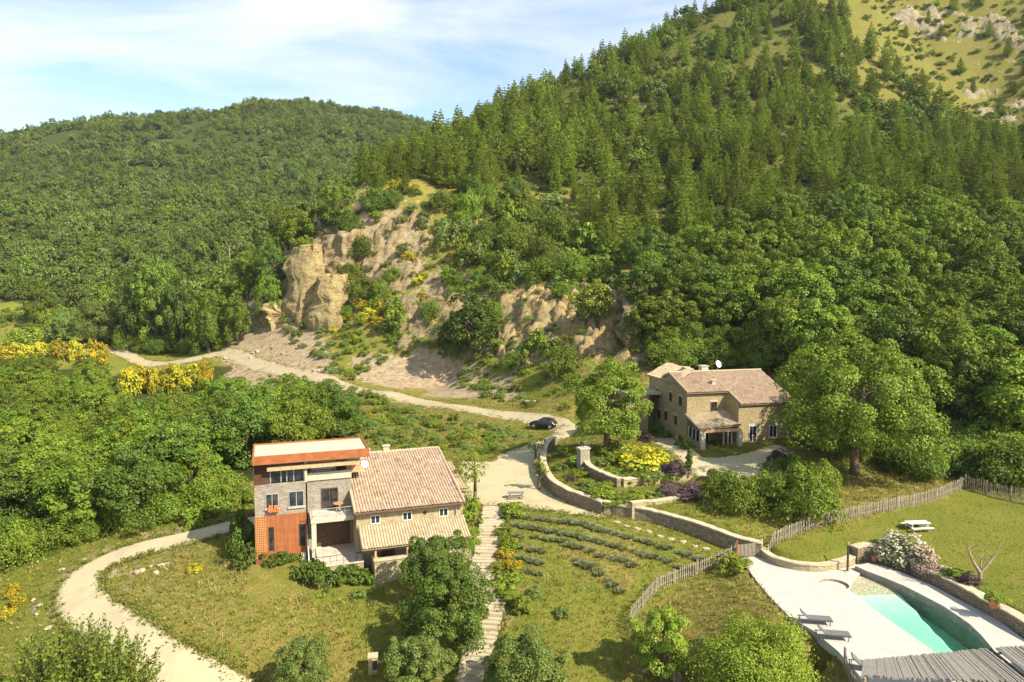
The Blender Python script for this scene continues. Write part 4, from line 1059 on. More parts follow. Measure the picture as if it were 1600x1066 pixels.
# reed-roofed pool shelter at the near end
M_REED = None
k = NT('weathered_reed'); v = k.coord('Object', (1, 14, 1)); n_ = k.noise(v, 3.5, 5, .7); m_ = k.noise(k.coord(), 1.2, 4)
c = k.ramp(n_, [(0.3, (.12, .11, .095)), (0.55, (.27, .25, .21)), (0.8, (.42, .39, .33))]); c = k.mix(k.ramp(m_, [(.4, 0.), (.7, .5)]), c, (.20, .185, .16)); k.bump(n_, .8, .06); M_REED = k.fin(c, .95, .1)
ZR = 3.0
c0 = at_z(1360, 1040, ZR)
t = thing('pool_shelter', 'flat shelter roofed in weathered grey reed mats over the near end of the pool', 'pool shelter', (c0[0], c0[1], 1.0))
def rel(px, py, z): q = at_z(px, py, z); return (q[0] - c0[0], q[1] - c0[1], z - 1.0)
def reed_panel(name, corners, th=.09, seed=0):
    A, B, C_, D_ = (np.array(rel(a, b, ZR)) for a, b in corners)
    rng = np.random.default_rng(seed); mb = MB(); n = 70
    for i in range(n):
        u0, u1 = i / n, (i + .94) / n
        e0, e1 = rng.uniform(-.02, .10), rng.uniform(-.12, .05); zz = rng.normal(0, .018)
        P = []
        for u, v in ((u0, -e1), (u1, -e1), (u1, 1 + e0 * .5), (u0, 1 + e0 * .5)):
            p = (A * (1 - u) + B * u) * (1 - v) + (D_ * (1 - u) + C_ * u) * v
            P.append((p[0], p[1], p[2] + zz))
        mb.add(P + [(p[0], p[1], p[2] - th) for p in P], [(0, 1, 2, 3), (7, 6, 5, 4), (0, 4, 5, 1), (1, 5, 6, 2), (2, 6, 7, 3), (3, 7, 4, 0)])
    return part(name, mb, M_REED, t)
reed_panel('reed_mat', [(1345,1056),(1612,1070),(1541,1014),(1350,1031)], seed=1)
reed_panel('reed_mat', [(1628,1070),(1900,1080),(1760,1006),(1556,1012)], seed=2)
bmz = MB(); A, B = rel(1548, 1012, ZR), rel(1620, 1070, ZR)
bmz.tube((A[0], A[1], A[2] - .10), (B[0], B[1], B[2] - .10), .09, None, 4); part('gutter', bmz, M_WOOD_DK, t)
for a, b in ((1352,1032), (1540,1016), (1347,1055), (1610,1068), (1745,1010)):
    q = rel(a, b, ZR); part('post', MB().box(q[0] + .05, q[1] - .15, -.4, q[0] + .17, q[1] - .03, ZR - 1.1), M_WOOD_GREY, t)
for (a, b), (c, d) in (((1352,1033),(1756,1010)), ((1347,1055),(1700,1072))):
    p, q = rel(a, b, ZR - .18), rel(c, d, ZR - .18); part('beam', MB().tube(p, q, .07, None, 4), M_WOOD_GREY, t)

def lounger(px, py, rz, label):
    t = thing('sun_lounger', label, 'sun lounger', at_z(px, py, 1.0), rz, 'dark loungers along the edge of the pool paving')
    part('seat', MB().box(-.15, -.33, .34, 1.35, .33, .41), M_STEEL_DK, t)
    b = MB().box(-.62, -.33, -.035, 0, .33, .035); b.xform(Matrix.Translation((-.16, 0, .38)) @ Matrix.Rotation(R(42), 4, 'Y'))
    part('backrest', b, M_STEEL_DK, t)
    f = MB()
    for y in (-.34, .34): f.tube((-.75, y, .32), (1.38, y, .32), .028, None, 6)
    for x in (-.74, 1.36): f.tube((x, -.34, .32), (x, .34, .32), .028, None, 6)
    part('frame', f, M_DARKMETAL, t)
    for x in (-.6, 1.2):
        for y in (-.33, .33): part('leg', MB().tube((x, y, 0), (x, y, .30), .025, None, 6), M_DARKMETAL, t)
M_STEEL_DK = plain('charcoal_mesh', (0.13, 0.13, 0.125), .8, .2, 0, .2, 8)
lounger(1266, 973, R(-9), 'upper charcoal sun lounger on the pool paving, with the tilted back')
lounger(1293, 997, R(-9), 'middle charcoal sun lounger at the dry bank edge of the paving')
lounger(1348, 1046, R(-20), 'charcoal sun lounger beside the reed-roofed shelter')
sw = thing('outdoor_shower', 'slim dark shower column standing at the head of the pool', 'shower', at_z(1324, 893, 1.0))
part('base', MB().box(-.22, -.22, 0, .22, .22, .05), M_COPING, sw); part('column', MB().box(-.07, -.05, .05, .07, .05, 2.2), M_DARKMETAL, sw)
part('shower_head', MB().tube((0, 0, 2.15), (.35, -.1, 2.2), .025).lathe([(.02, 0), (.12, .02), (.12, .05), (.02, .06)], 12, (.35, -.1, 2.12)), M_STEEL, sw); part('top', MB().box(-.09, -.07, 2.203, .09, .07, 2.45), M_TERRACOTTA, sw)

# ------------------------------------------------------------------ tables, car and small things
def picnic(px, py, rz, label, m, z=None, sc=1.0):
    p = on_ground(px, py) if z is None else at_z(px, py, z)
    t = thing('picnic_table', label, 'picnic table', p, rz, None, sc)
    for i in range(5): pass
    tt = MB()
    for i in range(5): tt.box(-1.0, -.40 + i * .163, .72, 1.0, -.40 + i * .163 + .148, .765)
    part('table_top', tt, m, t)
    for s in (-1, 1):
        b = MB()
        for q in range(2): b.box(-1.0, s * .72 - .15 + q * .155, .42, 1.0, s * .72 - .15 + q * .155 + .14, .46)
        part('bench', b, m, t)
    for x in (-.72, .72):
        f = MB().box(x - .04, -.86, .36, x + .04, .86, .417).box(x - .04, -.38, .655, x + .04, .38, .717)
        for s in (-1, 1): f.tube((x, s * .30, .69), (x, s * .62, 0), .05, None, 4)
        part('leg_frame', f, m, t)
picnic(1433, 829, R(6), 'white wooden picnic table standing alone on the green lawn', M_WHITE, 2.45)
picnic(806, 779, R(3), 'weathered grey picnic table on the pale courtyard gravel', plain('silver_timber', (.17, .17, .165), .8, .2, 0, .2, 5), 2.07, .85)

M_CAR = plain('black_car_paint', (0.012, 0.012, 0.014), .22, .6, .1, .05, 2)
def car(p, rz):
    t = thing('parked_car', 'black hatchback parked on the dusty valley road', 'car', p, rz)
    # stations along the length: x, sill z, shoulder z, half width
    st_ = [(-2.05, .42, .66, .62), (-1.98, .30, .80, .76), (-1.6, .24, .90, .84), (-.8, .22, .94, .88), (.2, .22, .95, .88), (1.0, .22, .93, .87), (1.6, .25, .84, .83), (1.95, .30, .72, .74), (2.08, .40, .60, .60)]
    ring = lambda x, a, b, w: [(x, -w * .9, a), (x, -w, (a + b) / 2), (x, -w * .94, b), (x, 0, b + .035), (x, w * .94, b), (x, w, (a + b) / 2), (x, w * .9, a)]
    mb = MB(); V = [q for s in st_ for q in ring(*s)]; n = 7
    F = [(i * n + k, i * n + (k + 1) % n, (i + 1) * n + (k + 1) % n, (i + 1) * n + k) for i in range(len(st_) - 1) for k in range(n)]
    mb.add(V, [f[::-1] for f in F] + [tuple(range(n)), tuple(reversed(range((len(st_) - 1) * n, len(st_) * n)))])
    part('body', mb, M_CAR, t, None, True)
    cab = [(-1.92, .86, .70, .86), (-1.45, .92, 1.36, .78), (-.6, .94, 1.48, .80), (.25, .95, 1.44, .80), (1.05, .93, .95, .80)]
    rg = lambda x, a, b, w: [(x, -w, a), (x, -w * .80, b), (x, w * .80, b), (x, w, a)]
    V = [q for s in [(-1.92, .84, .90, .80), (-1.45, .90, 1.34, .80), (-.6, .92, 1.46, .82), (.25, .92, 1.42, .82), (1.1, .90, .96, .80)] for q in rg(*s)]
    F = [(i * 4 + k, i * 4 + k + 1, (i + 1) * 4 + k + 1, (i + 1) * 4 + k) for i in range(4) for k in range(3)]
    part('cabin', MB().add(V, F + [(3, 2, 1, 0), (16, 17, 18, 19)]), M_GLASS, t, None, True)
    V2 = [(x, y * w, z + .018) for x, z, w in ((-1.5, 1.335, .63), (-.6, 1.46, .655), (.2, 1.425, .65)) for y in (-1, 0, 1)]
    part('roof', MB().add(V2, [(i * 3 + k, (i + 1) * 3 + k, (i + 1) * 3 + k + 1, i * 3 + k + 1) for i in range(2) for k in range(2)]), M_CAR, t, None, True)
    for x in (-1.28, 1.28):
        for s in (-1, 1):
            w = part('wheel', MB().lathe([(.20, -.10), (.31, -.10), (.33, -.06), (.33, .06), (.31, .10), (.20, .10)], 18, (x, s * .80, .33), 0, 'y'), M_DARKMETAL, t)
            part('rim', MB().lathe([(.03, .0), (.20, .005), (.20, .02), (.03, .03)], 12, (x, s * .80 + (s * .10 if s > 0 else s * .125), .33), 0, 'y'), M_STEEL, w)
    for s in (-1, 1):
        part('headlight', MB().box(1.86, s * .55 - .15, .60, 2.0, s * .55 + .15, .72), M_WHITE, t)
        part('tail_light', MB().box(-2.03, s * .60 - .12, .66, -1.95, s * .60 + .12, .84), plain('red_lens', (.35, .02, .015), .3, .5, 0, .1), t)
        part('door_mirror', MB().box(.62, s * .98 - .09, .94, .76, s * .98 + .09, 1.06), M_CAR, t)
    part('number_plate', MB().box(-2.075, -.25, .52, -2.05, .25, .62), M_WHITE, t)
car(at_z(849, 668, 2.75), R(158))
bp_ = at_z(829, 639, 3.1)
t = thing('stone_bench', 'pale stone block bench by the valley road above the black car', 'bench', (bp_[0], bp_[1], gz(bp_[0], bp_[1])), R(-12))
part('seat', MB().box(-1.0, -.3, .40, 1.0, .3, .58), M_COPING, t)
for s in (-.7, .7): part('leg', MB().box(s - .18, -.26, -.2, s + .18, .26, .397), M_COPING, t)
# stepping stones beside the long wall
for i, (a, b) in enumerate(((965,818),(980,823),(997,828),(1014,833),(1031,839),(1049,844),(1067,849),(1086,855),(1104,860))):
    p = on_ground(a, b); rng = random.Random(i)
    poly = [(math.cos(q) * .34 * rng.uniform(.8, 1.15), math.sin(q) * .26 * rng.uniform(.8, 1.15)) for q in np.linspace(0, 6.28, 8, endpoint=False)]
    o = link('stepping_stone', MB().prism(poly, -.1, .06).mesh('stepping_stone', M_COPING), None, p, rng.uniform(0, 3))
    tag(o, 'flat pale stepping stone in the grass path below the long stone wall', 'stepping stone', 'stepping stones below the long wall')
M_STEP = gravel_mat('step_stone', (0.36, 0.30, 0.20), (0.54, 0.46, 0.32), (0.34, 0.28, 0.15))
# garden steps from the courtyard down to the lower garden
sl2 = smooth_line([list(p) for p in STAIR_LINE], 0.42)
mb = MB(); rng = random.Random(3)
for i in range(len(sl2) - 1):
    a, b = sl2[i], sl2[i + 1]; d = (b - a) / (np.linalg.norm(b - a) + 1e-9); nn = np.array([-d[1], d[0]])
    w = 1.0 + .35 * math.sin(i * .07) + rng.uniform(-.08, .08); z = HA(np.array([a[0]]), np.array([a[1]]))[0] + .10 + (i % 2) * .0
    z1 = HA(np.array([b[0]]), np.array([b[1]]))[0] + .10
    q0, q1, q2, q3 = a - nn * w, a + nn * w, b + nn * w, b - nn * w
    tread = (i % 3 != 2)
    zt = z + (.02 if tread else -.04)
    mb.prism([q0, q1, q2 - d * .03, q3 - d * .03], z1 - .35, zt + rng.uniform(-.01, .015))
part_ = link('garden_steps', mb.mesh('garden_steps', M_STEP)); part_['kind'] = 'structure'
def planter(px, py, z, label, r=.4, h=.6):
    p = at_z(px, py, z)
    t = thing('terracotta_pot', label, 'plant pot', p)
    part('pot', MB().lathe([(r * .6, 0), (r * .95, h * .85), (r * 1.05, h * .85), (r * 1.05, h), (r * .85, h), (r * .8, h * .9)], 16), M_TERRACOTTA, t)
    return t
POT = planter(1553, 950, 2.1, 'terracotta pot of trailing green leaves on the lawn edge by the pool')
planter(1366, 877, 1.36, 'small empty terracotta pot where the pool walk begins', .25, .4)
sp2 = on_ground(583, 1050)
t = thing('stone_pillar', 'short pale stone pillar with a dark letter box in the rough grass', 'pillar', sp2, R(10))
part('shaft', MB().box(-.32, -.3, -.3, .32, .3, 1.15), M_STONE, t); part('letter_box', MB().box(-.02, -.42, .35, .30, -.303, .95), M_DARKMETAL, t); part('cap', MB().box(-.36, -.34, 1.153, .36, .34, 1.24), M_COPING, t)
# loose pale rocks
def rock_mesh(seed, mat=M_COPING):
    rng = np.random.default_rng(seed); bm = bmesh.new(); bmesh.ops.create_icosphere(bm, subdivisions=2, radius=1)
    ph = rng.uniform(0, 6, 6)
    for v in bm.verts:
        c = v.co; f = 1 + .22 * math.sin(3 * c.x + ph[0]) * math.sin(2.6 * c.y + ph[1]) + .16 * math.sin(4 * c.z + ph[2] + 2 * c.x)
        v.co = Vector((c.x * f, c.y * f * .8, c.z * f * .55))
    me = bpy.data.meshes.new('rock'); bm.to_mesh(me); bm.free(); me.materials.append(mat); return me
M_FIELD = plain('field_stone', (.36, .30, .20), .95, .1, 0, .3, 3)
RK = [rock_mesh(i, M_FIELD) for i in range(4)]
def rock(p, s, i, label, group):
    o = link('rock', RK[i % 4], None, (p[0], p[1], p[2] + s * .15), random.uniform(0, 6)); o.scale = (s * random.uniform(.8, 1.3), s, s * random.uniform(.7, 1.2)); tag(o, label, 'rock', group)
for i, (a, b) in enumerate(((205,895),(214,897),(222,893),(236,888),(252,885),(262,882),(244,897))): rock(on_ground(a, b), random.uniform(.16, .38), i, 'pale rock lying in the dry lawn inside the bend of the gravel drive', 'pale rocks on the dry lawn')
for i in range(26):
    k_ = random.randrange(int(len(DRIVE) * .35), int(len(DRIVE) * .8)); a, b = DRIVE[k_], DRIVE[k_ + 1]; d = (b - a)[:2]; d /= np.linalg.norm(d); nn = np.array([-d[1], d[0]])
    p = a[:2] + nn * random.uniform(2.5, 3.8); rock((p[0], p[1], gz(*p)), random.uniform(.10, .28), i, 'rough pale rock on the outer verge of the curving gravel drive', 'rocks along the outer verge of the drive')
for i in range(22):
    a, b = random.choice(((340, 562), (380, 555), (420, 548), (455, 570), (500, 582), (560, 592))); p = on_ground(a + random.uniform(-25, 25), b + random.uniform(-5, 7), 100)
    rock(p, random.uniform(.3, .8), i, 'pale broken rock scattered on the bare earth by the valley road', 'broken rocks by the valley road')
for i, (a, b) in enumerate(((352,776),(361,780),(347,785),(372,783),(340,778),(366,774),(356,790))): rock(on_ground(a, b), random.uniform(.4, .9), i, 'pale rock of the heap beside the orange house', 'heap of rocks at the wood edge')

# ------------------------------------------------------------------ foliage
def leaf_mat(name, dark, mid, light, tr=0.30, rough=0.6, own=0.45):
    k = NT(name); k.t.nodes.remove(k.b)
    oi = k.n('ShaderNodeObjectInfo'); ge = k.n('ShaderNodeNewGeometry')
    f = k.math('ADD', k.math('MULTIPLY', ge.outputs['Random Per Island'], 1 - own), k.math('MULTIPLY', oi.outputs['Random'], own))
    c = k.ramp(f, [(0.12, dark), (0.5, mid), (0.9, light)])
    hs = k.n('ShaderNodeHueSaturation'); k.l(c, hs.inputs['Color'])
    k.l(k.math('ADD', 0.478, k.math('MULTIPLY', oi.outputs['Random'], 0.04)), hs.inputs['Hue'])
    c = hs.outputs[0]
    d = k.n('ShaderNodeBsdfDiffuse'); k.l(c, d.inputs[0])
    t = k.n('ShaderNodeBsdfTranslucent'); k.l(k.mix(1.0, c, (1.0, 1.0, 0.5), 'MULTIPLY'), t.inputs[0])
    m = k.n('ShaderNodeMixShader'); m.inputs[0].default_value = tr; k.l(d.outputs[0], m.inputs[1]); k.l(t.outputs[0], m.inputs[2])
    g = k.n('ShaderNodeBsdfGlossy'); g.inputs['Roughness'].default_value = rough; g.inputs[0].default_value = (.9, .95, .8, 1)
    m2 = k.n('ShaderNodeMixShader'); m2.inputs[0].default_value = 0.02; k.l(m.outputs[0], m2.inputs[1]); k.l(g.outputs[0], m2.inputs[2])
    k.l(m2.outputs[0], k.o.inputs['Surface'])
    return k.m
M_OAK = leaf_mat('oak_leaf', (0.066, 0.105, 0.008), (0.130, 0.194, 0.013), (0.225, 0.290, 0.028))
M_ASH = leaf_mat('bright_leaf', (0.092, 0.142, 0.010), (0.172, 0.242, 0.017), (0.270, 0.332, 0.036))
M_WALNUT = leaf_mat('walnut_leaf', (0.088, 0.150, 0.012), (0.150, 0.235, 0.019), (0.225, 0.315, 0.038), own=0.0)
M_DARKL = leaf_mat('dark_leaf', (0.046, 0.080, 0.009), (0.088, 0.143, 0.014), (0.155, 0.212, 0.026))
M_OLIVE = leaf_mat('olive_leaf', (0.085, 0.130, 0.022), (0.150, 0.210, 0.038), (0.240, 0.300, 0.075))
M_LIME = leaf_mat('lime_leaf', (0.120, 0.165, 0.012), (0.210, 0.270, 0.020), (0.310, 0.365, 0.042))
M_PINE = leaf_mat('pine_needle', (0.100, 0.150, 0.013), (0.205, 0.275, 0.024), (0.350, 0.410, 0.046), 0.32, .6, .60)
M_FARL = leaf_mat('far_leaf', (0.080, 0.118, 0.018), (0.142, 0.190, 0.030), (0.225, 0.265, 0.055), 0.35, .6, .68)
M_BROOM = leaf_mat('broom_flower', (0.32, 0.25, 0.010), (0.50, 0.38, 0.014), (0.64, 0.50, 0.03), 0.3)
M_LAV = leaf_mat('lavender_leaf', (0.155, 0.180, 0.085), (0.240, 0.260, 0.130), (0.330, 0.340, 0.190))
M_PURPLE = leaf_mat('purple_leaf', (0.055, 0.030, 0.042), (0.110, 0.065, 0.080), (0.190, 0.130, 0.140))
M_PINK = leaf_mat('pale_blossom', (0.46, 0.31, 0.25), (0.58, 0.44, 0.36), (0.66, 0.57, 0.50), 0.3)
M_STRAW = leaf_mat('dry_grass', (0.17, 0.140, 0.030), (0.29, 0.240, 0.058), (0.42, 0.36, 0.115), 0.3)
M_GRASS = leaf_mat('green_grass', (0.080, 0.110, 0.014), (0.145, 0.180, 0.024), (0.220, 0.240, 0.045), 0.3)
M_BARK = plain('bark', (0.12, 0.085, 0.055), 0.95, 0.1, 0, 0.35, 6)
M_BARKP = plain('pale_bark', (0.30, 0.23, 0.15), 0.95, 0.1, 0, 0.3, 6)

def unit(v): return v / (np.linalg.norm(v, axis=-1, keepdims=True) + 1e-9)
def leaf_quads(P, N, L, Wd, rng, roll=None):
    """rhombic leaves at P facing N, length L, width Wd"""
    n = len(P); T = unit(np.cross(N, unit(rng.normal(size=(n, 3))))) if roll is None else roll
    B = np.cross(N, T)
    L = np.broadcast_to(L, (n,))[:, None]; Wd = np.broadcast_to(Wd, (n,))[:, None]
    fold = N * L * 0.10
    return np.stack([P - T * L / 2, P + B * Wd / 2 + fold, P + T * L / 2, P - B * Wd / 2 + fold], 1).reshape(-1, 3)
def quads_mesh(name, groups):
    """groups: list of (verts (4n x 3), material)"""
    V = np.concatenate([g[0] for g in groups]); n = len(V) // 4
    me = bpy.data.meshes.new(name)
    me.vertices.add(len(V)); me.vertices.foreach_set('co', V.ravel().astype(np.float32))
    me.loops.add(len(V)); me.loops.foreach_set('vertex_index', np.arange(len(V), dtype=np.int32))
    me.polygons.add(n); me.polygons.foreach_set('loop_start', np.arange(0, len(V), 4, dtype=np.int32))
    mi = np.concatenate([np.full(len(g[0]) // 4, i, np.int32) for i, g in enumerate(groups)])
    for g in groups: me.materials.append(g[1])
    me.polygons.foreach_set('material_index', mi); me.update(calc_edges=True)
    return me
def join_mesh(name, me, mb, mat):
    """adds an MB (trunk) to a foliage mesh: for far trees that are one mesh"""
    bm = bmesh.new(); bm.from_mesh(me); k = len(me.materials); me2 = mb.mesh('t', mat)
    n0 = len(bm.faces); bm.from_mesh(me2); bm.faces.ensure_lookup_table()
    for f in bm.faces[n0:]: f.material_index = k
    bm.to_mesh(me); bm.free(); me.materials.append(mat); me.name = name; bpy.data.meshes.remove(me2)
    return me
def clumps(rng, n, rx, rz, zc, low=0.0):
    """clump centres in an egg-shaped crown, pushed to its skin, uneven"""
    d = unit(rng.normal(size=(n * 3, 3))); d = d[d[:, 2] > -0.75 + low][:n]
    r = rng.uniform(0.45, 1.0, len(d)) ** 0.6
    bulge = 1 + 0.34 * np.sin(3 * np.arctan2(d[:, 1], d[:, 0]) + rng.uniform(0, 6)) * np.sin(2 * d[:, 2] * 2 + rng.uniform(0, 6))
    c = d * (r * bulge)[:, None] * np.array([rx, rx, rz])
    c[:, 2] += zc
    return c, d
def broad_crown(seed, rx, rz, zc, ncl, per, leaf, mats, rc=0.30, low=0.0, flower=None):
    rng = np.random.default_rng(seed)
    C, D0 = clumps(rng, ncl, rx, rz, zc, low)
    cr = rng.uniform(0.5, 1.45, len(C)) * rc * rx
    idx = np.repeat(np.arange(len(C)), per)
    d = unit(rng.normal(size=(len(idx), 3)) + D0[idx] * 0.6 + np.array([0, 0, 0.6]))
    P = C[idx] + d * (cr[idx] * rng.uniform(0.45, 1.05, len(idx)) ** 0.5)[:, None] * np.array([1, 1, 0.8])
    N = unit(d * 0.9 + rng.normal(size=d.shape) * 0.42 + np.array([0, 0, 0.35]))
    L = leaf * rng.uniform(0.7, 1.35, len(idx))
    out = leaf_quads(P, N, L, L * 0.62, rng)
    g = [(out, mats)]
    if flower:
        m = rng.random(len(idx)) < flower[1]; k = np.repeat(m, 4)
        g = [(out[~k], mats), (out[k] + np.repeat(d[m], 4, 0) * leaf * .4, flower[0])]
    return quads_mesh('crown', g), C
def trunk_mb(C, h, r, rng, base=0.0, limbs=7):
    mb = MB(); top = np.array([rng.normal(0, .1), rng.normal(0, .1), h])
    p = [np.array([0, 0, -0.5]), np.array([rng.normal(0, .06), rng.normal(0, .06), h * .35]), top]
    mb.path(p, [r * 1.25, r, r * .55], 8)
    for i in rng.choice(len(C), min(limbs, len(C)), replace=False):
        s = p[1] + (top - p[1]) * rng.uniform(0, 1); e = C[i]; m = (s + e) / 2 + np.array([0, 0, .12 * h])
        mb.path([s, m, e], [r * .5, r * .3, r * .12], 6)
    return mb
def tree_proto(seed, h, rx, rz, ncl, per, leaf, mat, bark=None, rc=0.30, tr=None, limbs=7):
    rng = np.random.default_rng(seed + 900); zc = h - rz * 0.95
    cm, C = broad_crown(seed, rx, rz, zc, ncl, per, leaf, mat, rc)
    tm = trunk_mb(C, max(zc, .5), tr or 0.035 * h, rng, limbs=limbs).mesh('trunk', bark or M_BARK, True)
    return (cm, tm)
def pine_mesh(seed, h, r, whorls, per, tuft, one=True, taper=1.0):
    """whorled conifer: drooping-then-rising branches carrying needle tufts, lighter shoots standing up"""
    rng = np.random.default_rng(seed); P, N, Lq, T = [], [], [], []
    z0 = h * .10
    for wv in range(whorls):
        q = wv / (whorls - 1); z = z0 + (h * .985 - z0) * q
        rr = r * (1 - q ** 1.35) ** 0.85 * taper * (0.62 + 0.38 * min(1, q * 4)) * rng.uniform(.74, 1.15) + .10
        nb = int(5 + 4 * (1 - q)); a0 = rng.uniform(0, 6.28)
        for b in range(nb):
            a = a0 + b * 6.283 / nb + rng.normal(0, .25); ln = rr * rng.uniform(.62, 1.18)
            if rng.random() < .06: continue
            kc = max(1, int(round(1 + ln * .9)))
            for c in range(kc):
                sc = ln * (1 - c / (kc + .35)) * rng.uniform(.86, 1.05); rad = (.24 + .17 * ln) * rng.uniform(.75, 1.25)
                cen = np.array([math.cos(a) * sc, math.sin(a) * sc, z - sc * .20 + .17 * sc * sc / max(rr, .3)])
                for k in range(per):
                    u_ = unit(rng.normal(size=3) + np.array([math.cos(a) * .5, math.sin(a) * .5, .55]))
                    P.append(cen + u_ * rad * rng.uniform(.4, 1.0) * np.array([1, 1, .62]))
                    T.append(u_ * .8 + np.array([0, 0, .55]) + rng.normal(0, .22, 3))
                    Lq.append(tuft * rng.uniform(.7, 1.25) * (1.0 if q < .9 else .75))
    P, T, Lq = np.array(P), unit(np.array(T)), np.array(Lq)
    N1 = unit(np.cross(T, unit(rng.normal(size=P.shape)))); N2 = np.cross(T, N1)
    A = leaf_quads(P, N1, Lq, Lq * .42, rng, T); B = leaf_quads(P, N2, Lq, Lq * .42, rng, T)
    me = quads_mesh('crown', [(np.concatenate([A, B]), M_PINE)])
    mb = MB().path([(0, 0, -.6), (0, 0, h * .5), (0, 0, h * .97)], [.022 * h, .014 * h, .02], 7)
    return join_mesh('pine_tree', me, mb, M_BARK) if one else (me, mb.mesh('trunk', M_BARK, True))

# prototype meshes (copies share them)
NEARB = {m.name: [tree_proto(10 * j + i, 6.4, 2.9, 2.8, 100, 230, .19, m, None, .25) for i in range(2)] for j, m in enumerate((M_DARKL, M_OLIVE, M_ASH))}
MIDB = [tree_proto(100 + i, 9.0, 4.1, 4.5, 90, 130, .32, m, None, .25) for i, m in enumerate((M_OAK, M_ASH, M_OAK, M_DARKL, M_OAK, M_ASH))]
WOODR = [tree_proto(140 + i, 11.0, 4.3, 5.6, 100, 120, .36, m, None, .25) for i, m in enumerate((M_OAK, M_ASH, M_OAK, M_OAK, M_DARKL))]
def far_tree(i, m):
    a, b = broad_crown(200 + i, 3.0, 3.1, 3.6, 34, 22, .72, m, .34)
    return join_mesh('far_tree', a, MB().path([(0, 0, -.8), (0, 0, 3.2)], [.2, .12], 5), M_BARK)
FARB = [far_tree(i, m) for i, m in enumerate((M_FARL, M_FARL, M_OAK, M_FARL, M_DARKL))]
PINES = [pine_mesh(300 + i, 14.0, (3.0, 3.7, 2.7, 4.0, 3.3)[i], (19, 16, 20, 15, 17)[i], 11, .46, True, (1, 1.05, 1, 1.1, 1)[i]) for i in range(5)]
FARP = [pine_mesh(320 + i, 13.0, (3.1, 3.7, 3.4)[i], 14, 6, .66) for i in range(3)]
def shrub_proto(seed, mat, leaf=.26, ncl=26, per=55, flower=None, rz=.8): return broad_crown(seed, 1.0, rz, rz * .55, ncl, per, leaf, mat, .40, .25, flower)[0]
SHRUB = {'oak': [shrub_proto(400 + i, M_OAK, .20) for i in range(2)], 'dark': [shrub_proto(410 + i, M_DARKL, .20) for i in range(2)], 'ash': [shrub_proto(420 + i, M_ASH, .20) for i in range(2)],
         'olive': [shrub_proto(430 + i, M_OLIVE, .18) for i in range(2)], 'lime': [shrub_proto(440 + i, M_LIME, .18) for i in range(2)],
         'broom': [shrub_proto(450 + i, M_LIME, .20, 26, 50, (M_BROOM, .56)) for i in range(2)], 'purple': [shrub_proto(460 + i, M_PURPLE, .15, 30, 70) for i in range(2)],
         'pink': [shrub_proto(470 + i, M_DARKL, .17, 34, 70, (M_PINK, .54)) for i in range(2)], 'fine': [shrub_proto(480, M_LIME, .05, 150, 260)],
         'oakf': [shrub_proto(484, M_OAK, .09, 70, 110), shrub_proto(485, M_ASH, .09, 70, 110)], 'darkf': [shrub_proto(486, M_DARKL, .09, 70, 110), shrub_proto(487, M_OAK, .09, 70, 110)]}
STEMS = MB()
for i in range(7):
    a = i * .9; STEMS.path([(.03 * math.cos(a), .03 * math.sin(a), -.25), (.35 * math.cos(a), .35 * math.sin(a), .45)], [.035, .012], 5)
STEM_ME = STEMS.mesh('stem', M_BARK)

def tree(p, meshes, s, label, cat='tree', name='broadleaf_tree', group=None, rz=None, sz=1.0):
    rz = random.uniform(0, 6.28) if rz is None else rz
    t = thing(name, label, cat, (p[0], p[1], p[2]), rz, group, (s, s, s * sz))
    link('crown', meshes[0], t); link('trunk', meshes[1], t)
    return t
def shrub(p, kind, r, h, label, group=None, cat='shrub', name='shrub', parts=True):
    t = thing(name, label, cat, (p[0], p[1], p[2] - .04), random.uniform(0, 6.28), group, (r, r * random.uniform(.9, 1.1), h / 1.25))
    link('foliage', random.choice(SHRUB[kind]), t)
    if parts: link('stem', STEM_ME, t)
    return t
def scatter(x0, x1, y0, y1, step, rng, jit=.42):
    X, Y = np.meshgrid(np.arange(x0, x1, step), np.arange(y0, y1, step))
    X = X + (np.arange(X.shape[0]) % 2)[:, None] * step / 2
    X = X + rng.uniform(-jit, jit, X.shape) * step; Y = Y + rng.uniform(-jit, jit, Y.shape) * step
    X, Y = X.ravel(), Y.ravel(); Z = GZ(X, Y)
    return np.stack([X, Y, Z], -1)
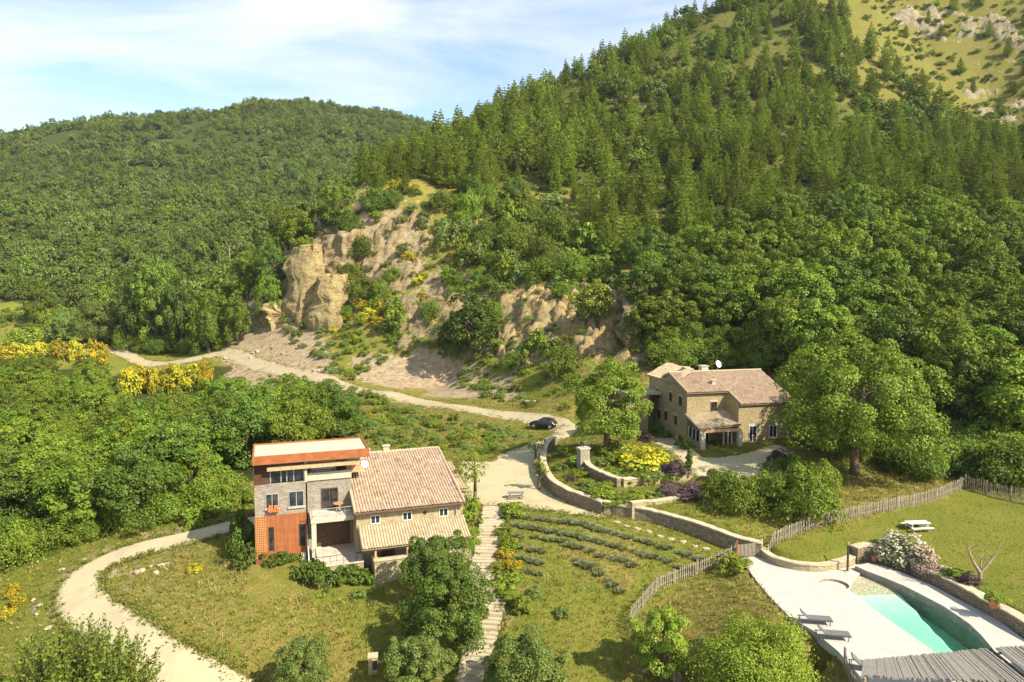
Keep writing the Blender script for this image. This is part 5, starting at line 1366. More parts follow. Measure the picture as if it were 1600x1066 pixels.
# stuff that nobody could count: geometry nodes over a cloud of points
PROTO = {}
def proto_collection(key, meshes):
    c = bpy.data.collections.new('kind_' + key)
    for i, m in enumerate(meshes): c.objects.link(bpy.data.objects.new(f'{key}_{"abcdefgh"[i]}', m))
    PROTO[key] = c
    return c
def scatter_stuff(name, P, scl, coll, rng, tilt=0.06):
    me = bpy.data.meshes.new(name); n = len(P)
    me.vertices.add(n); me.vertices.foreach_set('co', np.asarray(P, np.float32).ravel())
    a = me.attributes.new('scl', 'FLOAT_VECTOR', 'POINT'); a.data.foreach_set('vector', np.asarray(scl, np.float32).ravel())
    ro = np.stack([rng.normal(0, tilt, n), rng.normal(0, tilt, n), rng.uniform(0, 6.28, n)], -1).astype(np.float32)
    b = me.attributes.new('rot', 'FLOAT_VECTOR', 'POINT'); b.data.foreach_set('vector', ro.ravel())
    me.update()
    o = link(name, me); o['kind'] = 'stuff'
    ng = bpy.data.node_groups.new(name, 'GeometryNodeTree')
    ng.interface.new_socket('Geometry', in_out='INPUT', socket_type='NodeSocketGeometry'); ng.interface.new_socket('Geometry', in_out='OUTPUT', socket_type='NodeSocketGeometry')
    N = ng.nodes; i_, o_ = N.new('NodeGroupInput'), N.new('NodeGroupOutput')
    ip = N.new('GeometryNodeInstanceOnPoints'); ci = N.new('GeometryNodeCollectionInfo'); ci.inputs['Collection'].default_value = coll
    ci.inputs['Separate Children'].default_value = True; ci.inputs['Reset Children'].default_value = True
    ip.inputs['Pick Instance'].default_value = True
    A = N.new('GeometryNodeInputNamedAttribute'); A.data_type = 'FLOAT_VECTOR'; A.inputs['Name'].default_value = 'scl'
    B = N.new('GeometryNodeInputNamedAttribute'); B.data_type = 'FLOAT_VECTOR'; B.inputs['Name'].default_value = 'rot'
    E = N.new('FunctionNodeEulerToRotation'); l = ng.links
    l.new(i_.outputs[0], ip.inputs['Points']); l.new(ci.outputs[0], ip.inputs['Instance']); l.new(A.outputs['Attribute'], ip.inputs['Scale'])
    l.new(B.outputs['Attribute'], E.inputs[0]); l.new(E.outputs[0], ip.inputs['Rotation']); l.new(ip.outputs[0], o_.inputs[0])
    o.modifiers.new('scatter', 'NODES').node_group = ng
    return o

# ------------------------------------------------------------------ woods
rng = np.random.default_rng(21)
HOUSE_L = [loc_l(-2, -6, 0)[:2], loc_l(20.5, -6, 0)[:2], loc_l(20.5, 13.5, 0)[:2], loc_l(-2, 7.5, 0)[:2]]
# the pines on the right-hand hill
PINE_PX = [(556,292),(600,240),(640,222),(700,212),(760,196),(900,126),(1000,80),(1100,30),(1200,-30),(1320,-20),(1335,75),(1420,125),(1490,205),(1560,225),(1720,215),(1720,410),(1600,400),(1450,352),(1250,368),(1100,404),(1020,424),(962,436),(905,352),(800,306),(690,306),(610,316)]
C_ = scatter(-75, 290, 130, 420, 4.7, rng, .6)
qx, qy = proj(C_); m = in_poly(qx, qy, PINE_PX) & (fbm(C_[:, 0] / 13, C_[:, 1] / 13, 3, 77) > -0.24) & (rng.random(len(C_)) < .92)
PN = C_[m]; PN = PN[np.argsort(PN[:, 1] - 0.15 * np.abs(PN[:, 0] - 40))]
inview = (proj(PN)[0] > -40) & (proj(PN)[0] < 1660)
cand = PN[inview]; ob, rest = cand[:285], np.concatenate([cand[285:], PN[~inview]])
mixd = (rng.random(len(rest)) < .24) | (fbm(rest[:, 0] / 30, rest[:, 1] / 30, 2, 12) > .34); mixd &= rng.random(len(rest)) < .8
BROADMIX, rest = rest[mixd], rest[~mixd]
for i, p in enumerate(ob):
    s = random.choice((random.uniform(.45, .8), random.uniform(.7, 1.0), random.uniform(.85, 1.18)))
    o = link('pine_tree', PINES[i % 5], None, p, random.uniform(0, 6.28)); o.scale = (s * random.uniform(.85, 1.1), s * random.uniform(.85, 1.1), s); o.rotation_euler = (random.gauss(0, .035), random.gauss(0, .035), o.rotation_euler[2])
    tag(o, 'tall narrow pine in the dense stand covering the hillside above the farmhouse', 'pine tree', 'pines on the hillside above the farmhouse')
proto_collection('pine', FARP)
sc_ = rng.choice([.55, .75, .9, 1.05], len(rest)) * rng.uniform(.85, 1.12, len(rest)); scatter_stuff('pine_wood', rest, np.stack([sc_ * rng.uniform(.9, 1.1, len(rest)), sc_, sc_ * rng.uniform(.85, 1.1, len(rest))], -1), PROTO['pine'], rng, .03)
# broadleaved wood behind and right of the farmhouse
WOOD_PX = [(1005,440),(1100,410),(1250,374),(1450,356),(1600,404),(1760,412),(1760,790),(1640,772),(1560,744),(1500,716),(1470,690),(1400,640),(1260,590),(1180,576),(1030,562),(1000,545)]
C_ = scatter(15, 130, 70, 175, 6.5, rng)
qx, qy = proj(C_); hb = in_poly(C_[:, 0], C_[:, 1], [(10, 80), (40, 80), (40, 102), (10, 104)])
WR = C_[in_poly(qx, qy, WOOD_PX) & ~hb]
for i, p in enumerate(WR):
    tree(p, random.choice(WOODR), random.uniform(.72, 1.12), 'leafy tree in the dense green wood behind the farmhouse and picnic lawn', group='wood behind the farmhouse', sz=random.uniform(.9, 1.15))
# wood between the gravel drive and the valley road
C_ = scatter(-150, -18, 48, 180, 5.6, rng)
qx, qy = proj(C_); m = in_poly(C_[:, 0], C_[:, 1], LEFT_WOOD) & (qx > -60) & (seg_dist(C_[:, 0], C_[:, 1], DRIVE) > 5.5) & (seg_dist(C_[:, 0], C_[:, 1], ROAD) > np.where(C_[:, 1] > 135, 17, 7)) & ~in_poly(C_[:, 0], C_[:, 1], HOUSE_L)
m &= ~((qx > 325) & (qx < 410) & (qy > 735))
WL = C_[m]
OUTER = C_[in_poly(C_[:, 0], C_[:, 1], LEFT_WOOD) & (qx <= -60)]
for i, p in enumerate(WL):
    if 165 < proj(p)[0] < 345 and p[1] > 128: continue
    if i == 0: RQX, RQY = proj(np.array([(q[0], q[1], gz(q[0], q[1])) for q in ROAD]))
    d = p[1]; s = random.choice((random.uniform(.50, .75), random.uniform(.65, .9), random.uniform(.8, 1.05))) * (0.9 if d < 70 else 1.0) * float(np.clip(1.35 - (d - 60) / 200, .66, 1.0))
    tx = float(proj(p)[0])
    if 165 < tx < 840:
        ry = float(np.interp(tx, RQX, RQY)) + 6
        while s > .3 and float(proj(np.array([p[0], p[1], p[2] + 9.6 * s]))[1]) < ry: s *= .93
        if s <= .36: continue
    tree(p, random.choice(MIDB), s, 'leafy tree in the dense wood between the gravel drive and the valley road', group='wood beside the gravel drive', sz=random.uniform(.85, 1.0))
# trees past the road at the foot of the far hill
C_ = scatter(-240, 20, 190, 290, 7.2, rng)
qx, qy = proj(C_); m = in_poly(qx, qy, [(-40,455),(60,475),(130,500),(205,542),(300,546),(350,520),(430,486),(440,462),(520,380),(560,330),(560,300),(440,350),(300,380),(-40,400)]) & (seg_dist(C_[:, 0], C_[:, 1], ROAD) > 6)
TF = C_[m]; TF = TF[np.argsort(TF[:, 1])]
nleft = max(0, 300 - len(WR) - len(WL))
for i, p in enumerate(TF[:nleft]):
    tree(p, random.choice(MIDB), random.uniform(.75, 1.25), 'leafy tree beyond the valley road at the foot of the far wooded hill', group='trees beyond the valley road', sz=random.uniform(.9, 1.3))
print('COUNTS pines', len(ob), 'rest', len(rest), 'woodR', len(WR), 'woodL', len(WL), 'foot', len(TF), nleft)
# the far wooded hill
FARP_PX = [(-620,500),(-620,120),(300,100),(700,150),(760,215),(640,240),(560,300),(540,350),(430,430),(300,470),(100,470)]
A_ = scatter(-520, 60, 240, 480, 5.0, rng, .55); B_ = scatter(-960, 150, 480, 880, 6.0, rng, .55)
C_ = np.concatenate([A_, B_]); qx, qy = proj(C_)
m = in_poly(qx, qy, FARP_PX) & (C_[:, 0] > -1.05 * C_[:, 1] - 20) & (fbm(C_[:, 0] / 60, C_[:, 1] / 60, 4, 91) > -0.50)
fw = np.concatenate([C_[m], TF[nleft:], BROADMIX, OUTER]); n = len(fw)
sc_ = rng.uniform(.50, 1.15, n) * (1 + .55 * fbm(fw[:, 0] / 40, fw[:, 1] / 40, 3, 5))
proto_collection('far', FARB)
scatter_stuff('woodland', fw, np.stack([sc_, sc_, sc_ * rng.uniform(.9, 1.45, n)], -1), PROTO['far'], rng, .06)
print('FAR', n)

# ------------------------------------------------------------------ rock faces of the cut hillside
def rock_mat(name, c0, c1, c2):
    k = NT(name); v = k.coord('Object', (1, 1, .8)); n, f = k.noise(v, .55, 8, .72, .8), k.noise(v, 2.6, 6, .72)
    c = k.ramp(n, [(.30, c0), (.5, c1), (.72, c2)]); c = k.mix(k.ramp(f, [(.45, 0.), (.72, .65)]), c, tuple(x * .55 for x in c0))
    e = k.noise(k.coord('Object', (.25, .25, 1.6), (0, R(25), 0)), 1.0, 5, .7, .4); c = k.mix(k.ramp(e, [(.52, 0.), (.62, .6), (.70, 0.)]), c, (.16, .11, .055))
    k.bump(k.math('ADD', f, e), .9, .5); return k.fin(c, .95, .1)
M_CLIFF_Y = rock_mat('ochre_cliff', (.20, .15, .066), (.39, .295, .13), (.49, .395, .21))
M_CLIFF_B = rock_mat('brown_cliff', (.18, .135, .068), (.33, .25, .13), (.43, .345, .205))
M_CLIFF_P = rock_mat('pale_crest_rock', (.20, .165, .09), (.33, .28, .17), (.43, .375, .26))
def cliff(corners, mat, bulge=3.0, back=14, gully=1.0, seed=0, n=46, rough=1.0, merge=.62):
    """a buttress of rock standing out of the slope; corners bl, br, tr, tl as sight lines that meet the slope"""
    bl, br, tr, tl = (on_ground(a, b, 90) for a, b in corners)
    db = min(bl[1], br[1]) ; 
    P = []
    for c, g, lift in zip(corners, (bl, br, tr, tl), (0, 0, 1, 1)):
        d = g[1] - (1.5 if not lift else (g[1] - db) * merge + 1.0)
        P.append(at_depth(c[0], c[1], d))
    bl, br, tr, tl = P
    us = np.linspace(0, 1, n); U, V = np.meshgrid(us, us)
    G_ = (bl * (1 - U)[..., None] + br * U[..., None]) * (1 - V)[..., None] + (tl * (1 - U)[..., None] + tr * U[..., None]) * V[..., None]
    w = np.linalg.norm(br - bl); h = np.linalg.norm(tl - bl)
    g = np.abs(fbm(U * w / 5 + V * .6, V * h / 30, 3, seed)) * 4.2 * gully + fbm(U * w / 4, V * h / 4, 4, seed + 5) * 1.6 * rough + fbm(U * w / 1.3, V * h / 1.3, 3, seed + 9) * .55 * rough
    edge = np.minimum(np.minimum(U, 1 - U) * 3.2, 1)
    fr = np.array([-.12, -1, .12]); G_ = G_ + fr * (edge * bulge - g)[..., None]
    G_[:, :, 0] += fbm(V * 3, U * 2, 3, seed + 3) * 3.0; G_[-1, :, 2] += fbm(us * 4, us * 0, 3, seed + 4) * 1.2
    top = G_[-1] + np.array([0, back, 1.0]); bot = G_[0] + np.array([0, back * .6, -6])
    allp = np.concatenate([bot[None], G_[:1] + np.array([0, .5, -4]), G_, top[None]], 0)
    # the flanks run back into the hill
    L_, R_ = allp[:, :1] + np.array([.8, back, 0]), allp[:, -1:] + np.array([-.8, back, 0])
    allp = np.concatenate([L_, allp, R_], 1)
    return struct('cliff', sheet_mesh('cliff', allp[..., 0], allp[..., 1], allp[..., 2], mat, None, False))
cliff([(441,482),(486,500),(500,386),(456,384)], M_CLIFF_Y, 2.2, 14, .32, 1, rough=.32)
cliff([(480,503),(536,502),(538,428),(492,436)], M_CLIFF_Y, 2.6, 14, .32, 2, rough=.32)
cliff([(490,446),(546,452),(560,362),(502,366)], M_CLIFF_B, 3.0, 14, 1.0, 3)
def crags(x0, x1, y0, y1, areas, mat, seed, step=.42, amp=2.4, ledge=1.9):
    """bare rock breaking through the turf in ledges, ragged outline"""
    X, Y = np.meshgrid(np.arange(x0, x1, step), np.arange(y0, y1, step)); Z = GZ(X.ravel(), Y.ravel()).reshape(X.shape)
    PX, PY = proj(np.stack([X, Y, Z], -1)); jx, jy = 34 * fbm(X / 7, Y / 7, 4, seed), 30 * fbm(X / 6, Y / 6, 4, seed + 2)
    m = np.zeros(X.shape)
    for a in areas: m = np.maximum(m, in_poly(PX + jx, PY + jy, a) * 1.0)
    m = np.clip(blur(m, 3) * (1.15 + 1.9 * fbm(X / 6.5, Y / 5, 4, seed + 12)), 0, 1); n = fbm(X / 5, Y / 5, 5, seed + 4)
    s = (Z + .22 * X + 2.2 * fbm(X / 11, Y / 11, 3, seed + 6)) / ledge; f = s - np.floor(s)
    step_ = (np.clip((f - .28) / .34, 0, 1) - f) * ledge * .85
    crack = np.abs(fbm(X / 2.6, Y / 6, 3, seed + 8)); fine = fbm(X / 1.1, Y / 1.1, 2, seed + 9)
    off = m * (1.0 + amp * .45 * (n + .35) + step_ - 1.5 * np.clip(.14 - crack, 0, 1) * 7 + fine * 1.0) - (1 - m) * 2.4
    k = off < -.35; k = k[:-1, :-1] & k[1:, :-1] & k[:-1, 1:] & k[1:, 1:]
    return struct('rock_outcrop', sheet_mesh('rock_outcrop', X, Y, Z + off, mat, None, False, k))
crags(-20, 32, 112, 172, [[(768,566),(860,568),(985,570),(972,470),(930,452),(868,476),(848,456),(775,458)]], M_CLIFF_Y, 101)
crags(96, 215, 235, 362, [[(1392,14),(1620,26),(1620,78),(1500,66),(1420,58)], [(1490,138),(1560,146),(1620,160),(1620,205),(1540,198)]], M_CLIFF_P, 171, 1.1, 1.6, 2.8)
crags(-50, 0, 140, 205, [[(556,452),(610,470),(668,436),(660,325),(580,345)], [(610,540),(700,530),(762,548),(742,470),(690,455),(640,470)]], M_CLIFF_B, 131, .65, 2.2)
cliff([(968,552),(1016,528),(1012,440),(976,446)], M_CLIFF_B, 2.0, 10, 1.0, 6)
cliff([(394,506),(440,506),(436,470),(402,478)], M_CLIFF_Y, 2.0, 10, .8, 7)

# ------------------------------------------------------------------ trees one can point to
def og(px, py, lo=20): return on_ground(px, py, lo)
def big(seed, h, rx, rz, ncl, per, leaf, mat, rc=.24, bark=None): return tree_proto(seed, h, rx, rz, ncl, per, leaf, mat, bark, rc, None, 9)
walnut = big(700, 13.5, 6.9, 6.0, 210, 230, .26, M_WALNUT, .19)
tree(og(1335, 742), walnut, 1.0, 'huge spreading walnut tree shading the corner of the farmhouse terrace', rz=.4)
tree(og(1265, 690), WOODR[1], .72, 'bright leafy tree against the end wall of the farmhouse')
tree(og(948, 706), big(702, 11.0, 4.3, 5.2, 130, 190, .25, M_ASH, .23), 1.0, 'slender bright green tree between the black car and the farmhouse', rz=1)
tree(og(684, 948), NEARB['dark_leaf'][0], .80, 'round dark fig tree in front of the stone house terrace wall', rz=2, sz=1.12)
tree(og(704, 1030), NEARB['dark_leaf'][1], .90, 'dark leafy tree on the lawn beside the garden steps', rz=.7, sz=1.12)
tree(og(470, 1092), NEARB['olive_leaf'][0], .58, 'small olive-green tree in the dry grass near the stone pillar', rz=1)
tree(og(652, 1096), NEARB['olive_leaf'][1], .68, 'grey-green tree below the dark leafy one, left of the garden steps', rz=1.9)
willow = big(710, 4.8, 2.5, 2.6, 140, 200, .15, M_OLIVE, .23)
tree(og(820, 1110), willow, 1.0, 'broad grey-green tree low down beside the foot of the garden steps', rz=.3)
tree(og(1033, 1066), big(712, 5.0, 1.8, 2.4, 100, 200, .14, M_LIME, .25), 1.0, 'small lime-green tree beside the curving paling fence', rz=2.2)
def shoots(seed, n, h, r, leaf, mat):
    """many upright leafy shoots"""
    rng = np.random.default_rng(seed); P, T = [], []; mb = MB()
    for i in range(n):
        a, rr = rng.uniform(0, 6.283), r * math.sqrt(rng.uniform(0, 1)); b = np.array([rr * .55 * math.cos(a), rr * .55 * math.sin(a), h * .2]); hh = h * rng.uniform(.55, 1.0) * (1 - .38 * (rr / r) ** 2)
        e = np.array([rr * 1.15 * math.cos(a), rr * 1.15 * math.sin(a), hh]); mb.path([(0, 0, -.4), tuple(b), tuple(e)], [.05, .03, .008], 5)
        for q in np.linspace(.15, 1, 46): P.append(b + (e - b) * q + rng.normal(0, .17, 3) * (1.25 - q * .8)); T.append((e - b) / np.linalg.norm(e - b) * .6 + rng.normal(0, .6, 3))
    P, T = np.array(P), unit(np.array(T)); N = unit(np.cross(T, unit(rng.normal(size=P.shape))))
    return quads_mesh('crown', [(leaf_quads(P, N, leaf * rng.uniform(.7, 1.3, len(P)), leaf * .5, rng, T), mat)]), mb.mesh('trunk', M_BARK)
q = at_depth(112, 1150, 40); q[2] = gz(q[0], q[1]); hz = at_depth(112, 962, 40)[2] - q[2]
tree(q, shoots(716, 520, hz, 4.4, .27, M_OAK), 1.0, 'bushy tree of many upright leafy shoots beside the foot of the gravel drive', rz=.2)
tree(og(500, 692), big(720, 9.4, 5.2, 4.6, 130, 170, .28, M_DARKL, .23), .90, 'dark round tree behind the flat-roofed house', rz=.9)
tree(og(372, 716), MIDB[0], .95, 'leafy tree with a pale trunk at the wood edge behind the orange house', rz=.9)
tree(og(738, 566, 100), big(722, 13.5, 4.6, 6.2, 110, 90, .48, M_DARKL, .25), 1.0, 'tall dark evergreen oak standing on the rocky slope', rz=.5)
tree(og(930, 520, 100), big(724, 8.5, 3.4, 3.8, 80, 70, .42, M_LIME, .27), 1.0, 'bright lime-green tree among the brown rocks')
tree(og(742, 786), big(726, 5.0, 1.25, 1.6, 26, 36, .20, M_LIME, .32), 1.0, 'thin young tree at the corner of the courtyard by the stone house', rz=1)
tree(og(842, 766), big(728, 3.4, .75, 1.2, 20, 40, .18, M_LIME, .36), 1.0, 'young sapling beside the grey picnic table', rz=1)
tree(og(836, 722), big(730, 3.4, 1.1, 1.2, 18, 30, .20, M_OLIVE, .36), 1.0, 'thin sapling by the curved wall at the back of the courtyard', rz=1)
# right wood edge and the scrub
for i, (a, b, r, h, kd) in enumerate(((1146,796,2.1,3.0,'darkf'),(1190,786,1.7,2.4,'oakf'),(1252,806,2.4,3.9,'darkf'),(1282,768,1.7,2.6,'oakf'),(1128,772,1.3,1.9,'oakf'))):
    shrub(og(a, b), kd, r, h, 'dense dark shrub in the thicket below the farmhouse terrace', 'thicket below the farmhouse terrace')
for i in range(46):
    a = random.uniform(1240, 1640); b = 700 + (a - 1240) * .13 + random.uniform(-38, 22)
    if a < 1300 and b > 700: continue
    if 1300 < a < 1400 and b > 722: continue
    shrub(og(a, b), random.choice(('oakf', 'darkf')), random.uniform(1.5, 2.8), random.uniform(2.0, 4.0), 'leafy shrub along the shaded lower edge of the big wood', 'undergrowth at the wood edge', parts=False)
for i in range(34):
    a = random.uniform(1005, 1235); b = 560 + random.uniform(-28, 14)
    p = og(a, b)
    if p[1] < 101: continue
    shrub(p, random.choice(('oakf', 'darkf')), random.uniform(1.6, 2.8), random.uniform(2.2, 4.2), 'leafy shrub in the shade directly behind the farmhouse roofs', 'undergrowth behind the farmhouse', parts=False)
rng = np.random.default_rng(33)
CLIFF_PX = [(530,300),(620,296),(700,305),(800,308),(905,352),(962,440),(1012,545),(985,610),(890,610),(800,585),(640,548),(545,520),(520,505),(552,430)]
ROCKY = [[(440,378),(560,358),(548,505),(430,505)], [(770,452),(930,464),(930,570),(770,565)], [(570,335),(660,320),(668,420),(600,440)]]
C_ = scatter(-80, 60, 112, 230, 4.8, rng); qx, qy = proj(C_); m = in_poly(qx, qy, CLIFF_PX) & ~(in_poly(qx, qy, ROCKY[0]) & (rng.random(len(C_)) < .8)) & ~(in_poly(qx, qy, ROCKY[1]) & (rng.random(len(C_)) < .62)) & ((fbm(C_[:, 0] / 18, C_[:, 1] / 18, 3, 55) > -.22) | in_poly(qx, qy, [(690,300),(830,300),(930,360),(960,440),(860,440),(700,420)]))
m &= ~(in_poly(qx, qy, ROCKY[2]) & (rng.random(len(C_)) < .72))
for p in C_[m]:
    k_ = rng.random(); kd = 'oak' if k_ < .34 else 'dark' if k_ < .56 else 'olive' if k_ < .80 else 'ash'
    up_ = in_poly(np.array([proj(p)[0]]), np.array([proj(p)[1]]), [(660,300),(830,300),(935,360),(970,440),(840,440),(700,430)])[0]; r = rng.uniform(1.6, 3.6) if up_ else rng.uniform(1.1, 2.7); kd = {'oak': 'oakf', 'dark': 'darkf'}.get(kd, kd) if r > 1.9 else kd
    shrub(p, kd, r, r * rng.uniform(1.1, 2.1), 'scrubby green bush clinging to the rocky cut slope above the road', 'scrub on the rocky slope', parts=False)
LOW = scatter(-80, 60, 112, 230, 3.2, rng); qx, qy = proj(LOW); m = in_poly(qx, qy, CLIFF_PX) & (rng.random(len(LOW)) < .55); LOW = LOW[m]
proto_collection('low_scrub', [SHRUB['olive'][0], SHRUB['lime'][0], SHRUB['oak'][0], SHRUB['olive'][1]])
# smaller growth over slopes and verges, too many to count
def more_low(poly, n, x0, x1, y0, y1, keep=1.0, step=3.0):
    P = scatter(x0, x1, y0, y1, step, rng); a, b = proj(P); return P[in_poly(a, b, poly) & (rng.random(len(P)) < keep)]
RK_ = LOW[in_poly(*proj(LOW), ROCKY[0]) | in_poly(*proj(LOW), ROCKY[1]) | in_poly(*proj(LOW), ROCKY[2])] + np.array([0, 0, 1.5])
VERGE = np.concatenate([LOW, RK_, RK_[::2] + np.array([.9, .4, .9]), more_low([(560,640),(700,655),(790,668),(850,690),(760,712),(700,705),(600,700),(560,690)], 0, -45, 12, 80, 130, .8, 1.7),
                        more_low([(1330,0),(1620,-40),(2200,-80),(2200,260),(1700,220),(1560,205),(1480,190),(1420,120)], 0, 110, 420, 230, 372, .55, 3.2),
                        more_low([(0,475),(110,485),(200,530),(330,548),(180,545),(0,545)], 0, -230, -60, 170, 290, .5, 3.4),
                        more_low(PINE_PX, 0, -75, 290, 150, 400, .42, 4.4),
                        more_low([(690,655),(560,612),(420,585),(430,600),(560,640)], 0, -70, 0, 110, 175, .6, 2.4),
                        more_low([(430,500),(560,498),(760,556),(900,585),(890,645),(760,625),(640,556),(540,600),(500,580)], 0, -70, 25, 105, 190, .55, 2.0)])
sv = rng.uniform(.45, 1.25, len(VERGE)) * np.clip(VERGE[:, 1] / 150, .55, 1.5)
scatter_stuff('low_scrub', VERGE, np.stack([sv, sv, sv * rng.uniform(.55, 1.0, len(VERGE))], -1), PROTO['low_scrub'], rng, .1)
for i, (a, b) in enumerate(((1345,95),(1400,112),(1450,40),(1470,60),(1500,120),(1520,150),(1545,60),(1585,150),(1560,180),(1440,130),(1600,120),(1415,60),(1575,90),(1490,20),(1530,12),(1605,45),(1460,170))):
    p = og(a, b, 150); o = link('pine_tree', PINES[i % 5], None, p, random.uniform(0, 6)); s = random.uniform(.38, .62); o.scale = (s * 1.25, s * 1.25, s)
    tag(o, 'small stunted pine scattered on the bare stony crest of the hill', 'pine tree', 'stunted pines on the stony crest')
edge = [at_z(a, b, z)[:2] for a, b, z in ((-40,915,-3.6),(0,897,-3),(90,871,-2),(180,846,-1.2),(260,825,-.3),(318,809,.3),(350,800,.6))]
for p in smooth_line([list(q) for q in edge], 1.5):
    x, y = p[0] + random.uniform(-1.6, .6), p[1] + random.uniform(-.2, 2.4); r = random.uniform(1.1, 2.1)
    shrub((x, y, gz(x, y)), random.choice(('oakf', 'darkf', 'oakf')), r, r * random.uniform(1.2, 1.8), 'leafy bush closing the front edge of the wood along the gravel drive', 'bushes at the front edge of the wood', parts=False)
# broom in flower
for i, (a, b, r) in enumerate(((640,414,1.5),(735,408,1.7),(750,400,1.4),(578,500,1.7),(600,494,2.0),(590,512,1.6),(566,486,1.3),(676,508,1.1),(655,448,1.4),(690,482,1.0),(620,300,1.6),(870,425,1.2),(850,405,1.3),(945,430,1.4),(520,520,1.0),(600,520,1.1),(660,470,1.2),(840,440,1.0),(890,470,1.0),(560,380,1.1))):
    p = og(a, b, 100); shrub(p, 'broom', r * p[1] / 150, r * 1.2 * p[1] / 150, 'yellow-flowering broom bush on the rocky cut slope', 'broom on the rocky slope', 'broom', 'broom_bush', False)
for i, (a, b, r) in enumerate(((8,562,2.6),(30,560,2.4),(60,558,2.4),(95,556,2.2),(118,556,2.0),(140,553,2.4),(155,556,2.0),(200,592,2.2),(215,596,2.4),(205,606,2.0),(228,590,2.0),(262,588,1.9),(280,586,2.0),(300,586,2.1),(318,588,1.9),(205,562,1.2),(240,560,1.2),(315,538,1.2),(18,575,2.0),(5,590,1.8))):
    d = (184 if a < 190 else 158) + random.uniform(-3, 3); p = at_depth(a, b, d); p[2] = gz(p[0], p[1]); hh = at_depth(a, b - 20, d)[2] - p[2]
    shrub(p, 'broom', r * .95, max(1.8, min(hh, 5.0)), 'tall yellow-flowering broom bush on the near verge of the valley road', 'broom along the valley road', 'broom', 'broom_bush', False)
for i in range(26):
    a, b = random.choice(((640, 415), (740, 405), (590, 495), (850, 405), (870, 430), (680, 480), (610, 310), (800, 385), (950, 440), (560, 520)))
    p = og(a + random.uniform(-45, 45), b + random.uniform(-22, 22), 100); r = random.uniform(.6, 1.3)
    shrub(p, 'broom', r, r * 1.1, 'yellow-flowering broom bush on the rocky cut slope', 'broom on the rocky slope', 'broom', 'broom_bush', False)
for a, b, r, h in ((560,404,3.4,5.0),(548,440,2.6,4.0),(566,470,3.2,4.6),(596,468,2.6,3.6),(612,446,2.2,3.0),(545,372,3.0,5.0),(520,362,3.0,4.6),(470,382,2.6,3.6),(430,470,2.6,3.6),(585,330,3.4,5.4),(610,325,2.6,4.0),(425,498,2.2,2.8),(540,500,2.0,2.4)):
    shrub(og(a, b, 100), random.choice(('darkf', 'oakf', 'darkf')), r, h, 'dark leafy bush crowding round the smooth yellow rock face', 'bushes round the yellow rock face', parts=False)
for i in range(16):
    a = random.uniform(188, 345); shrub(og(a, random.uniform(546, 553), 140), random.choice(('oakf', 'darkf')), random.uniform(1.8, 3), random.uniform(2.5, 5), 'leafy bush at the foot of the tall roadside trees', 'bushes under the tall roadside trees', parts=False)
for a, b in ((20, 930), (30, 948), (14, 965), (562, 668), (575, 652)): p = og(a, b); shrub(p, 'broom', .55, .8, 'small yellow broom at the wood edge', 'small broom at the wood edge', 'broom', 'broom_bush', False)
for a, b, h, w, ms, lab in ((215,548,22,.8,WOODR[4],'tall dark slender tree standing by the valley road, beside the bare trunk'), (247,549,25,.85,WOODR[0],'tallest of the dark trees in the group beyond the valley road'), (286,551,20,.9,WOODR[4],'tall dark tree at the near end of the roadside group'),
                            (326,551,16,1.0,WOODR[2],'medium green tree by the road between the tall group and the bare earth'), (150,545,13,1.3,NEARB['olive_leaf'][0],'pale grey-green tree at the edge of the far meadow'), (100,538,9,1.2,NEARB['olive_leaf'][1],'small silvery tree in the far meadow'),
                            (372,540,13,1.0,WOODR[3],'leafy tree at the edge of the bare earth by the road bend'), (420,508,13,1.1,WOODR[0],'leafy tree beside the small yellow rock face'), (60,505,14,1.2,WOODR[2],'dark green tree at the back of the far meadow')):
    p = og(a, b, 140); k_ = h / (6.4 if ms in NEARB['olive_leaf'] else 11.0); t = tree(p, ms, k_ * w * .62, lab); t.scale = (k_ * w * .62, k_ * w * .62, k_)
for i in range(30):
    a, b = random.uniform(0, 330), random.uniform(488, 546); p = og(a, b, 140)
    if seg_dist(np.array([p[0]]), np.array([p[1]]), ROAD)[0] < 5: continue
    shrub(p, random.choice(('olive', 'lime', 'oakf')), random.uniform(1.8, 3.4), random.uniform(2.0, 4.5), 'pale green bush in the far meadow beyond the valley road', 'bushes of the far meadow', parts=False)
# bare trunks seen over the foot of the far hill
for a, b, h, lab in ((359, 424, 11, 'bare orange-brown dead trunk standing among the trees at the hill foot'), (193, 500, 13, 'tall pale bare trunk rising beside the dark roadside trees')):
    p = og(a, b, 150); o = link('dead_tree', MB().path([(0, 0, -1), (.1, 0, h * .5), (.05, .1, h)], [.34, .26, .12], 8).path([(.1, 0, h * .6), (.9, .1, h * .72)], [.1, .03], 5).mesh('dead_tree', M_BARKP), None, p); tag(o, lab, 'dead tree')

# ------------------------------------------------------------------ garden planting
SHR = lambda a, b, kd, r, h, lab, g=None, nm='shrub', z=None: shrub(og(a, b) if z is None else at_z(a, b, z), kd, r, h, lab, g, nm.replace('_', ' '), nm)
SHR(1000, 730, 'broom', 2.5, 1.9, 'large bright yellow shrub in the upper flower bed below the farmhouse')
SHR(1052, 738, 'purple', 1.5, 1.0, 'purple-leaved bush at the corner of the upper flower bed')
SHR(1066, 776, 'purple', 1.9, 1.1, 'dark purple bush above the low line of pale stones')
SHR(738, 816, 'ash', 1.1, 1.9, 'clipped green shrub at the corner of the stone house by the steps')
SHR(797, 806, 'ash', 1.3, 1.0, 'low rounded shrub at the head of the garden steps')
SHR(1143, 893, 'lime', 1.2, 1.2, 'yellow-green bush beside the rusty gate post')
SHR(1190, 1088, 'fine', 3.0, 3.7, 'very large round bright green shrub on the dry bank below the pool')
